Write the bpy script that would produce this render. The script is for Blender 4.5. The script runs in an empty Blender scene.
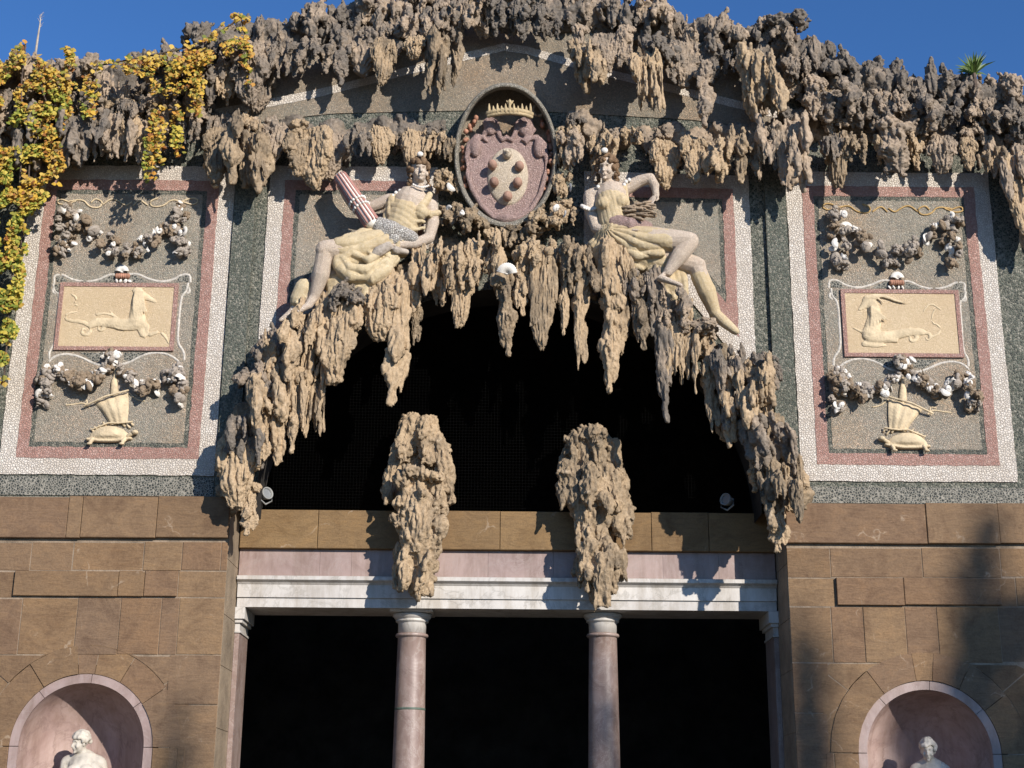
import bpy, math, random
import numpy as np
from mathutils import Vector, Matrix

R = math.radians
SC = bpy.context.scene
COL = SC.collection
rng = random.Random(11)

# ------------------------------------------------------------------ camera, sky, sun, exposure
CAM_POS = Vector((0.0115, -14.4, 1.6))
PITCH, ROLL, YAW, FPX = R(17.258), R(0.458), R(0.0867), 1445.0
cam_d = bpy.data.cameras.new('camera')
cam = bpy.data.objects.new('camera', cam_d)
COL.objects.link(cam)
cam_d.sensor_width = 36.0
cam_d.lens = 36.0 * FPX / 1024.0
cam_d.clip_start = 0.1
cam_d.clip_end = 3000
_fw = Vector((math.sin(YAW) * math.cos(PITCH), math.cos(YAW) * math.cos(PITCH), math.sin(PITCH)))
_r0 = Vector((math.cos(YAW), -math.sin(YAW), 0))
_u0 = _r0.cross(_fw)
_r = _r0 * math.cos(ROLL) + _u0 * math.sin(ROLL)
_u = _u0 * math.cos(ROLL) - _r0 * math.sin(ROLL)
cam.matrix_world = Matrix(((_r.x, _u.x, -_fw.x, CAM_POS.x), (_r.y, _u.y, -_fw.y, CAM_POS.y),
                           (_r.z, _u.z, -_fw.z, CAM_POS.z), (0, 0, 0, 1)))
SC.camera = cam

SUN = Vector((0.72, -1.0, 0.50)).normalized()
world = bpy.data.worlds.new('World')
SC.world = world
world.use_nodes = True
wn = world.node_tree
sky = wn.nodes.new('ShaderNodeTexSky')
sky.sky_type = 'NISHITA'
sky.sun_disc = False
sky.sun_elevation = math.asin(SUN.z)
sky.sun_rotation = math.atan2(SUN.x, SUN.y)
sky.altitude = 0
sky.air_density = 1.0
sky.dust_density = 0.0
sky.ozone_density = 10.0
bg = wn.nodes['Background']
bg.inputs['Strength'].default_value = 0.125
wn.links.new(sky.outputs[0], bg.inputs['Color'])
sl = bpy.data.lights.new('sun', 'SUN')
sl.energy = 5.0
sl.angle = R(0.53)
sl.color = (1.0, 0.94, 0.86)
so = bpy.data.objects.new('sun', sl)
so.rotation_euler = SUN.to_track_quat('Z', 'Y').to_euler()
so.location = SUN * 60
COL.objects.link(so)
SC.view_settings.view_transform = 'Standard'
SC.view_settings.look = 'None'
SC.view_settings.exposure = 0.26
SC.view_settings.gamma = 1.0
SC.render.engine = 'CYCLES'
SC.cycles.max_bounces = 5
SC.cycles.diffuse_bounces = 3
SC.cycles.use_denoising = True
SC.cycles.denoiser = 'OPENIMAGEDENOISE'
SC.cycles.denoising_input_passes = 'RGB_ALBEDO_NORMAL'
SC.cycles.denoising_prefilter = 'ACCURATE'


def px(u, v, Y=0.0):
    """photograph measurement -> point of the upright plane y = Y"""
    d = _fw + _r * ((u - 512) / FPX) - _u * ((v - 384) / FPX)
    t = (Y - CAM_POS.y) / d.y
    return CAM_POS + d * t


def pl(pts, Y=0.0):
    return [px(a, b, Y) for a, b in pts]


# ------------------------------------------------------------------ bookkeeping
def tag(o, label=None, cat=None, group=None, kind=None):
    if label: o['label'] = label
    if cat: o['category'] = cat
    if group: o['group'] = group
    if kind: o['kind'] = kind
    return o


def thing(name, label, cat, loc=(0, 0, 0), group=None):
    o = bpy.data.objects.new(name, None)
    o.empty_display_size = 0.1
    o.location = loc
    COL.objects.link(o)
    return tag(o, label, cat, group)


def link(name, me, mat=None, parent=None, loc=None):
    """a mesh in world coordinates becomes one object (parents are unrotated empties)"""
    o = bpy.data.objects.new(name, me)
    COL.objects.link(o)
    if mat is not None and not me.materials:
        me.materials.append(mat)
    if parent is not None:
        o.parent = parent
        acc = Vector((0, 0, 0))
        p = parent
        while p is not None:
            acc += p.location
            p = p.parent
        o.location = (Vector(loc) if loc is not None else Vector((0, 0, 0))) - acc
    elif loc is not None:
        o.location = loc
    return o


class MB:
    """collects faces of one mesh"""
    def __init__(s):
        s.v = []; s.f = []; s.m = []

    def add(s, vs, fs, mi=0):
        b = len(s.v)
        s.v += [tuple(p) for p in vs]
        s.f += [tuple(i + b for i in f) for f in fs]
        s.m += [mi] * len(fs)

    def box(s, x0, x1, y0, y1, z0, z1, ch=0.0, mi=0):
        if ch <= 0:
            s.add([(x0, y0, z0), (x1, y0, z0), (x1, y1, z0), (x0, y1, z0),
                   (x0, y0, z1), (x1, y0, z1), (x1, y1, z1), (x0, y1, z1)],
                  [(0, 3, 2, 1), (4, 5, 6, 7), (0, 1, 5, 4), (1, 2, 6, 5), (2, 3, 7, 6), (3, 0, 4, 7)], mi)
        else:     # chamfered edges round the front face (front = y0)
            c = ch
            s.add([(x0 + c, y0, z0 + c), (x1 - c, y0, z0 + c), (x1 - c, y0, z1 - c), (x0 + c, y0, z1 - c),
                   (x0, y0 + c, z0), (x1, y0 + c, z0), (x1, y0 + c, z1), (x0, y0 + c, z1),
                   (x0, y1, z0), (x1, y1, z0), (x1, y1, z1), (x0, y1, z1)],
                  [(0, 1, 2, 3), (0, 4, 5, 1), (1, 5, 6, 2), (2, 6, 7, 3), (3, 7, 4, 0),
                   (4, 8, 9, 5), (5, 9, 10, 6), (6, 10, 11, 7), (7, 11, 8, 4), (8, 11, 10, 9)], mi)

    def poly(s, pts, y0, y1, mi=0):
        """outline in x,z, front at y0, back at y1"""
        n = len(pts)
        a = sum(pts[i][0] * pts[(i + 1) % n][1] - pts[(i + 1) % n][0] * pts[i][1] for i in range(n))
        if a < 0: pts = pts[::-1]
        vs = [(p[0], y0, p[1]) for p in pts] + [(p[0], y1, p[1]) for p in pts]
        fs = [tuple(range(n)), tuple(range(2 * n - 1, n - 1, -1))]
        fs += [(i, i + n, (i + 1) % n + n, (i + 1) % n) for i in range(n)]
        s.add(vs, fs, mi)

    def ring(s, po, pi, y0, y1, mi=0):
        n = len(po)
        a = sum(po[i][0] * po[(i + 1) % n][1] - po[(i + 1) % n][0] * po[i][1] for i in range(n))
        if a < 0: po = po[::-1]; pi = pi[::-1]
        vs = [(p[0], y0, p[1]) for p in po] + [(p[0], y0, p[1]) for p in pi] + \
             [(p[0], y1, p[1]) for p in po] + [(p[0], y1, p[1]) for p in pi]
        fs = []
        for i in range(n):
            j = (i + 1) % n
            fs += [(i, j, n + j, n + i), (i, 2 * n + i, 2 * n + j, j), (n + i, n + j, 3 * n + j, 3 * n + i)]
        s.add(vs, fs, mi)

    def tube(s, pts, rad, seg=8, cap=True, mi=0, sq=None):
        """round closed tube along pts; sq = (direction, factor) squashes it"""
        pts = [Vector(p) for p in pts]
        if not hasattr(rad, '__len__'): rad = [rad] * len(pts)
        n = len(pts)
        P = []; Rr = []
        t0 = (pts[1] - pts[0]).normalized(); t1 = (pts[-1] - pts[-2]).normalized()
        P += [pts[0] - t0 * rad[0] * .92, pts[0] - t0 * rad[0] * .6]; Rr += [rad[0] * .25, rad[0] * .78]
        P += pts; Rr += list(rad)
        P += [pts[-1] + t1 * rad[-1] * .6, pts[-1] + t1 * rad[-1] * .92]; Rr += [rad[-1] * .78, rad[-1] * .25]
        m = len(P)
        ref = Vector((0, 0, 1)) if abs(t0.z) < .9 else Vector((1, 0, 0))
        vs = []
        for i in range(m):
            t = (P[min(i + 1, m - 1)] - P[max(i - 1, 0)])
            t = t.normalized() if t.length > 1e-9 else t0
            a = t.cross(ref)
            if a.length < 1e-4: a = t.cross(Vector((0, 1, 0)))
            a.normalize(); b = t.cross(a).normalized(); ref = b.cross(t).normalized() if False else ref
            for k in range(seg):
                w = 2 * math.pi * k / seg
                d = a * math.cos(w) * Rr[i] + b * math.sin(w) * Rr[i]
                if sq is not None:
                    e = Vector(sq[0]); d = d - e * d.dot(e) * (1 - sq[1])
                vs.append(P[i] + d)
        fs = []
        for i in range(m - 1):
            for k in range(seg):
                l = (k + 1) % seg
                fs.append((i * seg + k, i * seg + l, (i + 1) * seg + l, (i + 1) * seg + k))
        fs.append(tuple(range(seg - 1, -1, -1)))
        fs.append(tuple((m - 1) * seg + k for k in range(seg)))
        s.add(vs, fs, mi)

    def ell(s, c, r, rot=None, nu=12, nv=8, mi=0):
        c = Vector(c)
        if not hasattr(r, '__len__'): r = (r, r, r)
        vs = [Vector((0, 0, r[2]))]
        for j in range(1, nv):
            t = math.pi * j / nv
            for i in range(nu):
                p = 2 * math.pi * i / nu
                vs.append(Vector((r[0] * math.sin(t) * math.cos(p), r[1] * math.sin(t) * math.sin(p), r[2] * math.cos(t))))
        vs.append(Vector((0, 0, -r[2])))
        if rot is not None: vs = [rot @ v for v in vs]
        vs = [v + c for v in vs]
        fs = [(0, 1 + i, 1 + (i + 1) % nu) for i in range(nu)]
        for j in range(nv - 2):
            for i in range(nu):
                a = 1 + j * nu + i; b = 1 + j * nu + (i + 1) % nu
                fs.append((a, a + nu, b + nu, b))
        l = len(vs) - 1
        fs += [(l, l - nu + (i + 1) % nu, l - nu + i) for i in range(nu)]
        s.add(vs, fs, mi)

    def lathe(s, c, prof, seg=32, mi=0):
        """profile of (radius, z) from bottom to top round the vertical through c"""
        vs = []; fs = []
        for r, z in prof:
            for k in range(seg):
                w = 2 * math.pi * k / seg
                vs.append((c[0] + r * math.cos(w), c[1] + r * math.sin(w), z))
        for i in range(len(prof) - 1):
            for k in range(seg):
                l = (k + 1) % seg
                fs.append((i * seg + k, i * seg + l, (i + 1) * seg + l, (i + 1) * seg + k))
        fs.append(tuple(range(seg - 1, -1, -1)))
        fs.append(tuple((len(prof) - 1) * seg + k for k in range(seg)))
        s.add(vs, fs, mi)

    def mesh(s, name, smooth=False, weld=False):
        me = bpy.data.meshes.new(name)
        me.from_pydata([tuple(v) for v in s.v], [], s.f)
        if any(s.m): me.polygons.foreach_set('material_index', s.m)
        if smooth: me.polygons.foreach_set('use_smooth', [True] * len(me.polygons))
        me.update()
        return me

    def build(s, name, mat, parent=None, smooth=False):
        me = s.mesh(name, smooth)
        for m_ in (mat if isinstance(mat, (list, tuple)) else [mat]): me.materials.append(m_)
        return link(name, me, None, parent)


def remesh(mb, voxel, smooth=0, name='sculpt'):
    """one continuous skin round overlapping closed forms"""
    me = mb.mesh(name)
    o = bpy.data.objects.new(name, me)
    COL.objects.link(o)
    m = o.modifiers.new('r', 'REMESH'); m.mode = 'VOXEL'; m.voxel_size = voxel; m.adaptivity = 0
    if smooth:
        sm = o.modifiers.new('s', 'SMOOTH'); sm.iterations = smooth; sm.factor = .5
    dg = bpy.context.evaluated_depsgraph_get(); dg.update()
    out = bpy.data.meshes.new_from_object(o.evaluated_get(dg))
    bpy.data.objects.remove(o); bpy.data.meshes.remove(me)
    out.polygons.foreach_set('use_smooth', [True] * len(out.polygons))
    out.name = name
    return out


# ------------------------------------------------------------------ noise for sculpting
_rs = np.random.RandomState(5)
_perm = _rs.permutation(256); _perm = np.concatenate([_perm, _perm, _perm])
_grad = _rs.normal(size=(256, 3)); _grad /= np.linalg.norm(_grad, axis=1)[:, None]


def pn(P):
    P = np.asarray(P, float)
    i = np.floor(P).astype(int); f = P - i
    u = f * f * f * (f * (f * 6 - 15) + 10)
    i &= 255
    out = 0
    for dx in (0, 1):
        for dy in (0, 1):
            for dz in (0, 1):
                h = _perm[_perm[_perm[(i[:, 0] + dx) & 255] + ((i[:, 1] + dy) & 255)] + ((i[:, 2] + dz) & 255)]
                g = _grad[h]
                d = (g * (f - np.array([dx, dy, dz]))).sum(1)
                w = (u[:, 0] if dx else 1 - u[:, 0]) * (u[:, 1] if dy else 1 - u[:, 1]) * (u[:, 2] if dz else 1 - u[:, 2])
                out = out + d * w
    return out


def sculpt_noise(me, layers, off=0.0):
    """push the skin along its normals; layers = (amplitude, (sx,sy,sz), ridged)"""
    n = len(me.vertices)
    co = np.empty(n * 3); me.vertices.foreach_get('co', co); co = co.reshape(-1, 3)
    no = np.empty(n * 3); me.vertices.foreach_get('normal', no); no = no.reshape(-1, 3)
    d = np.zeros(n)
    for amp, s, ridged in layers:
        v = pn(co * np.array(s) + off)
        if ridged: v = np.abs(v) * 2.0 - .4
        d += amp * v
    co = co + no * d[:, None]
    me.vertices.foreach_set('co', co.ravel())
    me.update()
    return me


# ------------------------------------------------------------------ materials
def mat(name):
    m = bpy.data.materials.new(name); m.use_nodes = True
    nt = m.node_tree
    return m, nt, nt.nodes['Principled BSDF']


def N(nt, t, **kw):
    n = nt.nodes.new('ShaderNode' + t)
    for k, v in kw.items():
        if k.startswith('i_'): n.inputs[k[2:]].default_value = v
        else: setattr(n, k, v)
    return n


def ramp(nt, stops, interp='LINEAR'):
    n = nt.nodes.new('ShaderNodeValToRGB')
    cr = n.color_ramp; cr.interpolation = interp
    while len(cr.elements) < len(stops): cr.elements.new(.5)
    for e, (p, c) in zip(cr.elements, stops):
        e.position = p; e.color = (c[0], c[1], c[2], 1)
    return n


def coords(nt, scale=(1, 1, 1)):
    tc = N(nt, 'TexCoord')
    mp = N(nt, 'Mapping'); mp.inputs['Scale'].default_value = scale
    nt.links.new(tc.outputs['Object'], mp.inputs['Vector'])
    return mp.outputs[0]


def mix(nt, fac, a, b, mode='MIX'):
    n = N(nt, 'MixRGB', blend_type=mode)
    for k, v in ((0, fac), (1, a), (2, b)):
        if hasattr(v, 'is_output') or isinstance(v, bpy.types.NodeSocket): nt.links.new(v, n.inputs[k])
        elif k == 0: n.inputs[0].default_value = v
        else: n.inputs[k].default_value = (*v[:3], 1)
    return n.outputs[0]


def bump(nt, bsdf, h, strength=.5, dist=.02, prev=None):
    b = N(nt, 'Bump'); b.inputs['Strength'].default_value = strength; b.inputs['Distance'].default_value = dist
    nt.links.new(h, b.inputs['Height'])
    if prev is not None: nt.links.new(prev, b.inputs['Normal'])
    nt.links.new(b.outputs[0], bsdf.inputs['Normal'])
    return b.outputs[0]


def mosaic(name, cols, grout, scale=22, gw=.10, stain=(.75, .70, .62), sa=.35, dist=.012, patchy=False):
    """pebble mosaic: a colour of its own for every pebble, dirty grout between"""
    m, nt, b = mat(name)
    c = coords(nt)
    wob = N(nt, 'TexNoise', i_Scale=scale * .7, i_Detail=1.0)
    nt.links.new(c, wob.inputs['Vector'])
    add = N(nt, 'VectorMath', operation='MULTIPLY_ADD')
    nt.links.new(wob.outputs['Color'], add.inputs[0]); add.inputs[1].default_value = (.25 / scale,) * 3
    nt.links.new(c, add.inputs[2])
    v = N(nt, 'TexVoronoi', i_Scale=scale); nt.links.new(add.outputs[0], v.inputs['Vector'])
    e = N(nt, 'TexVoronoi', feature='DISTANCE_TO_EDGE', i_Scale=scale); nt.links.new(add.outputs[0], e.inputs['Vector'])
    sep = N(nt, 'SeparateColor'); nt.links.new(v.outputs['Color'], sep.inputs[0])
    k = len(cols)
    rp = ramp(nt, [(i / k, q) for i, q in enumerate(cols)], 'CONSTANT')
    nt.links.new(sep.outputs[0], rp.inputs[0])
    big = N(nt, 'TexNoise', i_Scale=1.6, i_Detail=6.0, i_Roughness=.65); nt.links.new(c, big.inputs['Vector'])
    br = ramp(nt, [(.35, stain), (.62, (1, 1, 1))]); nt.links.new(big.outputs[0], br.inputs[0])
    colr = mix(nt, sa, rp.outputs[0], mix(nt, 1.0, rp.outputs[0], br.outputs[0], 'MULTIPLY'))
    if patchy:      # repairs and damp: warmer and cooler areas of gravel
        pn_ = N(nt, 'TexNoise', i_Scale=1.1, i_Detail=5.0, i_Roughness=.6); nt.links.new(c, pn_.inputs['Vector'])
        pr_ = ramp(nt, [(.36, (1.10, .96, .82)), (.5, (1, 1, 1)), (.64, (.86, .94, .97))]); nt.links.new(pn_.outputs['Color'], pr_.inputs[0])
        colr = mix(nt, 1.0, colr, pr_.outputs[0], 'MULTIPLY')
    er = ramp(nt, [(gw * .45, (0, 0, 0)), (gw, (1, 1, 1))]); nt.links.new(e.outputs[0], er.inputs[0])
    fin = mix(nt, er.outputs[0], grout, colr)
    nt.links.new(fin, b.inputs['Base Color'])
    hr = ramp(nt, [(0, (0, 0, 0)), (gw * 2.4, (1, 1, 1))]); hr.color_ramp.interpolation = 'EASE'
    nt.links.new(e.outputs[0], hr.inputs[0])
    hm = N(nt, 'Math', operation='MULTIPLY_ADD'); nt.links.new(sep.outputs[1], hm.inputs[0]); hm.inputs[1].default_value = .6
    nt.links.new(hr.outputs[0], hm.inputs[2])
    bump(nt, b, hm.outputs[0], .9, dist)
    b.inputs['Roughness'].default_value = .75
    b.inputs['Specular IOR Level'].default_value = .35
    return m


def rough_rock(name, tan, grey, pale, bias, fine=34, bs=.8):
    m, nt, b = mat(name)
    c = coords(nt)
    oi = N(nt, 'ObjectInfo')
    off = N(nt, 'VectorMath', operation='MULTIPLY_ADD')
    cmb = N(nt, 'CombineXYZ')
    for q in range(3): nt.links.new(oi.outputs['Random'], cmb.inputs[q])
    nt.links.new(cmb.outputs[0], off.inputs[0]); off.inputs[1].default_value = (37, 53, 71); nt.links.new(c, off.inputs[2])
    v = off.outputs[0]
    n1 = N(nt, 'TexNoise', i_Scale=3.2, i_Detail=8.0, i_Roughness=.68); nt.links.new(v, n1.inputs['Vector'])
    n2 = N(nt, 'TexNoise', i_Scale=fine, i_Detail=6.0, i_Roughness=.7); nt.links.new(v, n2.inputs['Vector'])
    n3 = N(nt, 'TexNoise', i_Scale=9.0, i_Detail=5.0, i_Roughness=.6); nt.links.new(v, n3.inputs['Vector'])
    a = N(nt, 'Math', operation='MULTIPLY_ADD'); nt.links.new(oi.outputs['Random'], a.inputs[0]); a.inputs[1].default_value = .34
    nt.links.new(n1.outputs[0], a.inputs[2])
    r1 = ramp(nt, [(bias - .06, tan), (bias + .22, grey)]); nt.links.new(a.outputs[0], r1.inputs[0])
    r3 = ramp(nt, [(.60, (0, 0, 0)), (.80, (1, 1, 1))]); nt.links.new(n3.outputs[0], r3.inputs[0])
    k1 = mix(nt, r3.outputs[0], r1.outputs[0], pale)
    r2 = ramp(nt, [(.3, (.64, .61, .58)), (.6, (1.08, 1.07, 1.06))]); nt.links.new(n2.outputs[0], r2.inputs[0])
    k2 = mix(nt, 1.0, k1, r2.outputs[0], 'MULTIPLY')
    nt.links.new(k2, b.inputs['Base Color'])
    b.inputs['Roughness'].default_value = .92
    b.inputs['Specular IOR Level'].default_value = .15
    vo = N(nt, 'TexVoronoi', i_Scale=26.0); nt.links.new(v, vo.inputs['Vector'])
    p = bump(nt, b, n2.outputs[0], bs, .03)
    bump(nt, b, vo.outputs['Distance'], .3, .03, p)
    return m


def stone(name, cols, dark, joint=False):
    """pietra forte ashlar: a tone per block, veins and rusty stains"""
    m, nt, b = mat(name)
    c = coords(nt)
    g = N(nt, 'NewGeometry')
    k = len(cols)
    rp = ramp(nt, [(i / (k - 1), q) for i, q in enumerate(cols)]); nt.links.new(g.outputs['Random Per Island'], rp.inputs[0])
    n1 = N(nt, 'TexNoise', i_Scale=2.4, i_Detail=9.0, i_Roughness=.66, i_Distortion=1.2); nt.links.new(c, n1.inputs['Vector'])
    r1 = ramp(nt, [(.34, dark), (.5, (1, 1, 1)), (.74, (1.22, 1.16, 1.05))]); nt.links.new(n1.outputs[0], r1.inputs[0])
    k1 = mix(nt, .7, rp.outputs[0], mix(nt, 1.0, rp.outputs[0], r1.outputs[0], 'MULTIPLY'))
    c2 = coords(nt, (2.0, 2.0, 9.0))
    wv = N(nt, 'TexNoise', i_Scale=1.6, i_Detail=7.0, i_Roughness=.6, i_Distortion=2.5); nt.links.new(c2, wv.inputs['Vector'])
    r2 = ramp(nt, [(.40, (.80, .78, .78)), (.5, (1, 1, 1)), (.66, (1.12, 1.08, 1.0))]); nt.links.new(wv.outputs[0], r2.inputs[0])
    k2 = mix(nt, .6, k1, mix(nt, 1.0, k1, r2.outputs[0], 'MULTIPLY'))
    nf = N(nt, 'TexNoise', i_Scale=60.0, i_Detail=4.0); nt.links.new(c, nf.inputs['Vector'])
    r3 = ramp(nt, [(.3, (.86, .85, .84)), (.65, (1.06, 1.06, 1.05))]); nt.links.new(nf.outputs[0], r3.inputs[0])
    k3 = mix(nt, 1.0, k2, r3.outputs[0], 'MULTIPLY')
    # a few pale scratches and repaired cracks
    vc = N(nt, 'TexVoronoi', feature='DISTANCE_TO_EDGE', i_Scale=1.1)
    nd = N(nt, 'TexNoise', i_Scale=3.0, i_Detail=5.0); nt.links.new(c, nd.inputs['Vector'])
    ad = N(nt, 'VectorMath', operation='MULTIPLY_ADD'); nt.links.new(nd.outputs['Color'], ad.inputs[0]); ad.inputs[1].default_value = (.5, .5, .5)
    nt.links.new(c, ad.inputs[2]); nt.links.new(ad.outputs[0], vc.inputs['Vector'])
    rc = ramp(nt, [(.0, (1, 1, 1)), (.010, (0, 0, 0))]); nt.links.new(vc.outputs[0], rc.inputs[0])
    msk = N(nt, 'Math', operation='MULTIPLY'); nt.links.new(rc.outputs[0], msk.inputs[0])
    rm = ramp(nt, [(.52, (0, 0, 0)), (.62, (.55, .55, .55))]); nt.links.new(n1.outputs[0], rm.inputs[0]); nt.links.new(rm.outputs[0], msk.inputs[1])
    k4 = mix(nt, msk.outputs[0], k3, (.42, .33, .24))
    nt.links.new(k4, b.inputs['Base Color'])
    b.inputs['Roughness'].default_value = .85
    b.inputs['Specular IOR Level'].default_value = .2
    p = bump(nt, b, n1.outputs[0], .35, .03)
    p = bump(nt, b, wv.outputs[0], .35, .02, p)
    bump(nt, b, nf.outputs[0], .25, .006, p)
    return m


def plain(name, col, var=.15, scale=8, rough=.7, bs=.2, bscale=40, spec=.3, island=0.0):
    m, nt, b = mat(name)
    c = coords(nt)
    n = N(nt, 'TexNoise', i_Scale=scale, i_Detail=6.0, i_Roughness=.65); nt.links.new(c, n.inputs['Vector'])
    lo = tuple(q * (1 - var * 1.6) for q in col); hi = tuple(min(q * (1 + var), 1) for q in col)
    r = ramp(nt, [(.32, lo), (.66, hi)]); nt.links.new(n.outputs[0], r.inputs[0])
    out = r.outputs[0]
    if island:
        g = N(nt, 'NewGeometry')
        ri = ramp(nt, [(0, (1 - island,) * 3), (1, (1 + island * .3,) * 3)]); nt.links.new(g.outputs['Random Per Island'], ri.inputs[0])
        out = mix(nt, 1.0, out, ri.outputs[0], 'MULTIPLY')
    nt.links.new(out, b.inputs['Base Color'])
    b.inputs['Roughness'].default_value = rough
    b.inputs['Specular IOR Level'].default_value = spec
    if bs:
        f = N(nt, 'TexNoise', i_Scale=bscale, i_Detail=5.0); nt.links.new(c, f.inputs['Vector'])
        bump(nt, b, f.outputs[0], bs, .02)
    return m


def marble(name, a, b_, vein, scale=3.0, rough=.45):
    m, nt, b = mat(name)
    c = coords(nt)
    n = N(nt, 'TexNoise', i_Scale=scale, i_Detail=9.0, i_Roughness=.7, i_Distortion=1.5); nt.links.new(c, n.inputs['Vector'])
    r = ramp(nt, [(.3, a), (.62, b_)]); nt.links.new(n.outputs[0], r.inputs[0])
    g = N(nt, 'NewGeometry')
    ri = ramp(nt, [(0, (.86, .84, .84)), (1, (1.05, 1.04, 1.03))]); nt.links.new(g.outputs['Random Per Island'], ri.inputs[0])
    k0 = mix(nt, 1.0, r.outputs[0], ri.outputs[0], 'MULTIPLY')
    w = N(nt, 'TexVoronoi', feature='DISTANCE_TO_EDGE', i_Scale=scale * 1.6)
    ad = N(nt, 'VectorMath', operation='MULTIPLY_ADD'); nt.links.new(n.outputs['Color'], ad.inputs[0]); ad.inputs[1].default_value = (.6,) * 3
    nt.links.new(c, ad.inputs[2]); nt.links.new(ad.outputs[0], w.inputs['Vector'])
    rv = ramp(nt, [(0, (.8, .8, .8)), (.05, (0, 0, 0))]); nt.links.new(w.outputs[0], rv.inputs[0])
    k = mix(nt, rv.outputs[0], k0, vein)
    cs = coords(nt, (5.0, 5.0, .9))          # rain streaks and grime
    sn = N(nt, 'TexNoise', i_Scale=1.4, i_Detail=8.0, i_Roughness=.7); nt.links.new(cs, sn.inputs['Vector'])
    sr = ramp(nt, [(.36, (.70, .66, .60)), (.56, (1, 1, 1))]); nt.links.new(sn.outputs[0], sr.inputs[0])
    k = mix(nt, .8, k, mix(nt, 1.0, k, sr.outputs[0], 'MULTIPLY'))
    nt.links.new(k, b.inputs['Base Color'])
    b.inputs['Roughness'].default_value = rough
    f = N(nt, 'TexNoise', i_Scale=25.0, i_Detail=4.0); nt.links.new(c, f.inputs['Vector'])
    bump(nt, b, f.outputs[0], .12, .01)
    return m


M = {}
M['white_mosaic'] = mosaic('white_pebbles', [(.67, .605, .53), (.62, .555, .48), (.71, .65, .575), (.59, .525, .455), (.66, .595, .52)], (.47, .41, .345), 42, .085, (.80, .75, .68), .6, .007)
M['red_mosaic'] = mosaic('red_pebbles', [(.42, .235, .19), (.37, .20, .16), (.45, .27, .22), (.40, .225, .18), (.48, .30, .25)], (.33, .22, .18), 48, .08, (.8, .75, .72), .5, .006)
M['green_mosaic'] = mosaic('green_pebbles', [(.10, .112, .088), (.055, .066, .053), (.17, .175, .14), (.085, .10, .078), (.28, .265, .215), (.045, .055, .046)], (.20, .19, .15), 44, .12, (.72, .74, .68), .8, .009)
M['green_light'] = mosaic('pale_green_pebbles', [(.13, .145, .115), (.085, .10, .08), (.19, .195, .155), (.11, .125, .098), (.27, .255, .205), (.07, .082, .066)], (.19, .18, .145), 52, .10, (.72, .74, .68), .8, .008)
M['black_mosaic'] = mosaic('black_pebbles', [(.045, .05, .046), (.065, .07, .06), (.04, .045, .04), (.13, .13, .11), (.05, .055, .05)], (.30, .275, .225), 40, .15, dist=.006)
M['dot_mosaic'] = mosaic('dotted_pebbles', [(.09, .10, .085), (.14, .145, .115), (.25, .23, .18), (.07, .08, .066)], (.22, .20, .16), 45, .12)
M['brown_mosaic'] = mosaic('brown_pebbles', [(.40, .325, .24), (.34, .275, .205), (.46, .37, .275), (.28, .24, .19), (.43, .335, .245), (.36, .31, .245)], (.27, .225, .17), 66, .10, (.74, .71, .66), .8, .008, True)
M['grey_mosaic'] = mosaic('grey_pebbles', [(.47, .395, .305), (.405, .345, .27), (.53, .445, .345), (.33, .295, .24), (.50, .395, .30), (.435, .385, .31)], (.33, .285, .225), 66, .10, (.76, .76, .73), .85, .008, True)
M['yellow_mosaic'] = mosaic('yellow_pebbles', [(.62, .475, .30), (.60, .455, .285), (.64, .495, .32), (.58, .44, .27)], (.55, .42, .26), 60, .05, (.86, .80, .74), .5, .003)
M['cream_mosaic'] = mosaic('cream_pebbles', [(.64, .54, .41), (.59, .49, .365), (.69, .59, .46)], (.46, .375, .28), 60, .08, dist=.005)
M['pink_mosaic'] = mosaic('pink_pebbles', [(.47, .325, .29), (.43, .29, .26), (.52, .37, .33)], (.36, .255, .225), 60, .08)
M['rim_mosaic'] = mosaic('rim_pebbles', [(.34, .315, .26), (.26, .245, .20), (.42, .38, .31), (.46, .41, .34)], (.26, .23, .18), 55, .1)
M['skin_mosaic'] = mosaic('pale_pink_pebbles', [(.69, .575, .465), (.65, .535, .425), (.72, .61, .50), (.63, .51, .405)], (.52, .42, .33), 66, .08, (.84, .76, .66), .6, .005)
M['cloth_mosaic'] = mosaic('yellow_cloth_pebbles', [(.66, .535, .335), (.63, .50, .30), (.69, .57, .38), (.64, .515, .325)], (.58, .46, .29), 80, .06, (.78, .69, .58), .6, .003)
M['white_cloth'] = mosaic('white_cloth_pebbles', [(.70, .66, .60), (.64, .60, .55), (.75, .72, .67)], (.22, .19, .165), 50, .12)
M['rock_grey'] = rough_rock('weathered_tufa', (.40, .31, .225), (.165, .143, .12), (.55, .455, .355), .55, 34, .4)
M['rock_tan'] = rough_rock('warm_tufa', (.44, .328, .21), (.18, .142, .10), (.58, .465, .33), .68, 34, .4)
M['stone'] = stone('brown_ashlar', [(.205, .130, .072), (.222, .140, .078), (.182, .117, .068), (.20, .123, .072), (.186, .122, .078), (.232, .15, .084), (.192, .124, .076)], (.68, .64, .64))
M['stone_gold'] = stone('golden_ashlar', [(.215, .137, .068), (.232, .15, .075), (.195, .125, .064)], (.74, .70, .66))
M['mortar'] = plain('pale_mortar', (.27, .205, .145), .25, 6, .9, .4, 60)
M['jamb'] = plain('sunlit_tone_jamb_stone', (.27, .205, .14), .22, 3, .85, .4, 30)  # lighter than the blocks: sunlight on the reveal put into the colour
M['white_marble'] = marble('white_marble', (.48, .45, .41), (.60, .57, .53), (.40, .37, .33), 1.6)
M['pink_marble'] = marble('pink_marble', (.27, .19, .165), (.37, .275, .245), (.35, .27, .24), 2.4)
M['niche_pink'] = marble('niche_pink_marble', (.32, .215, .185), (.43, .315, .275), (.28, .19, .165), 1.7, .6)
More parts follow.
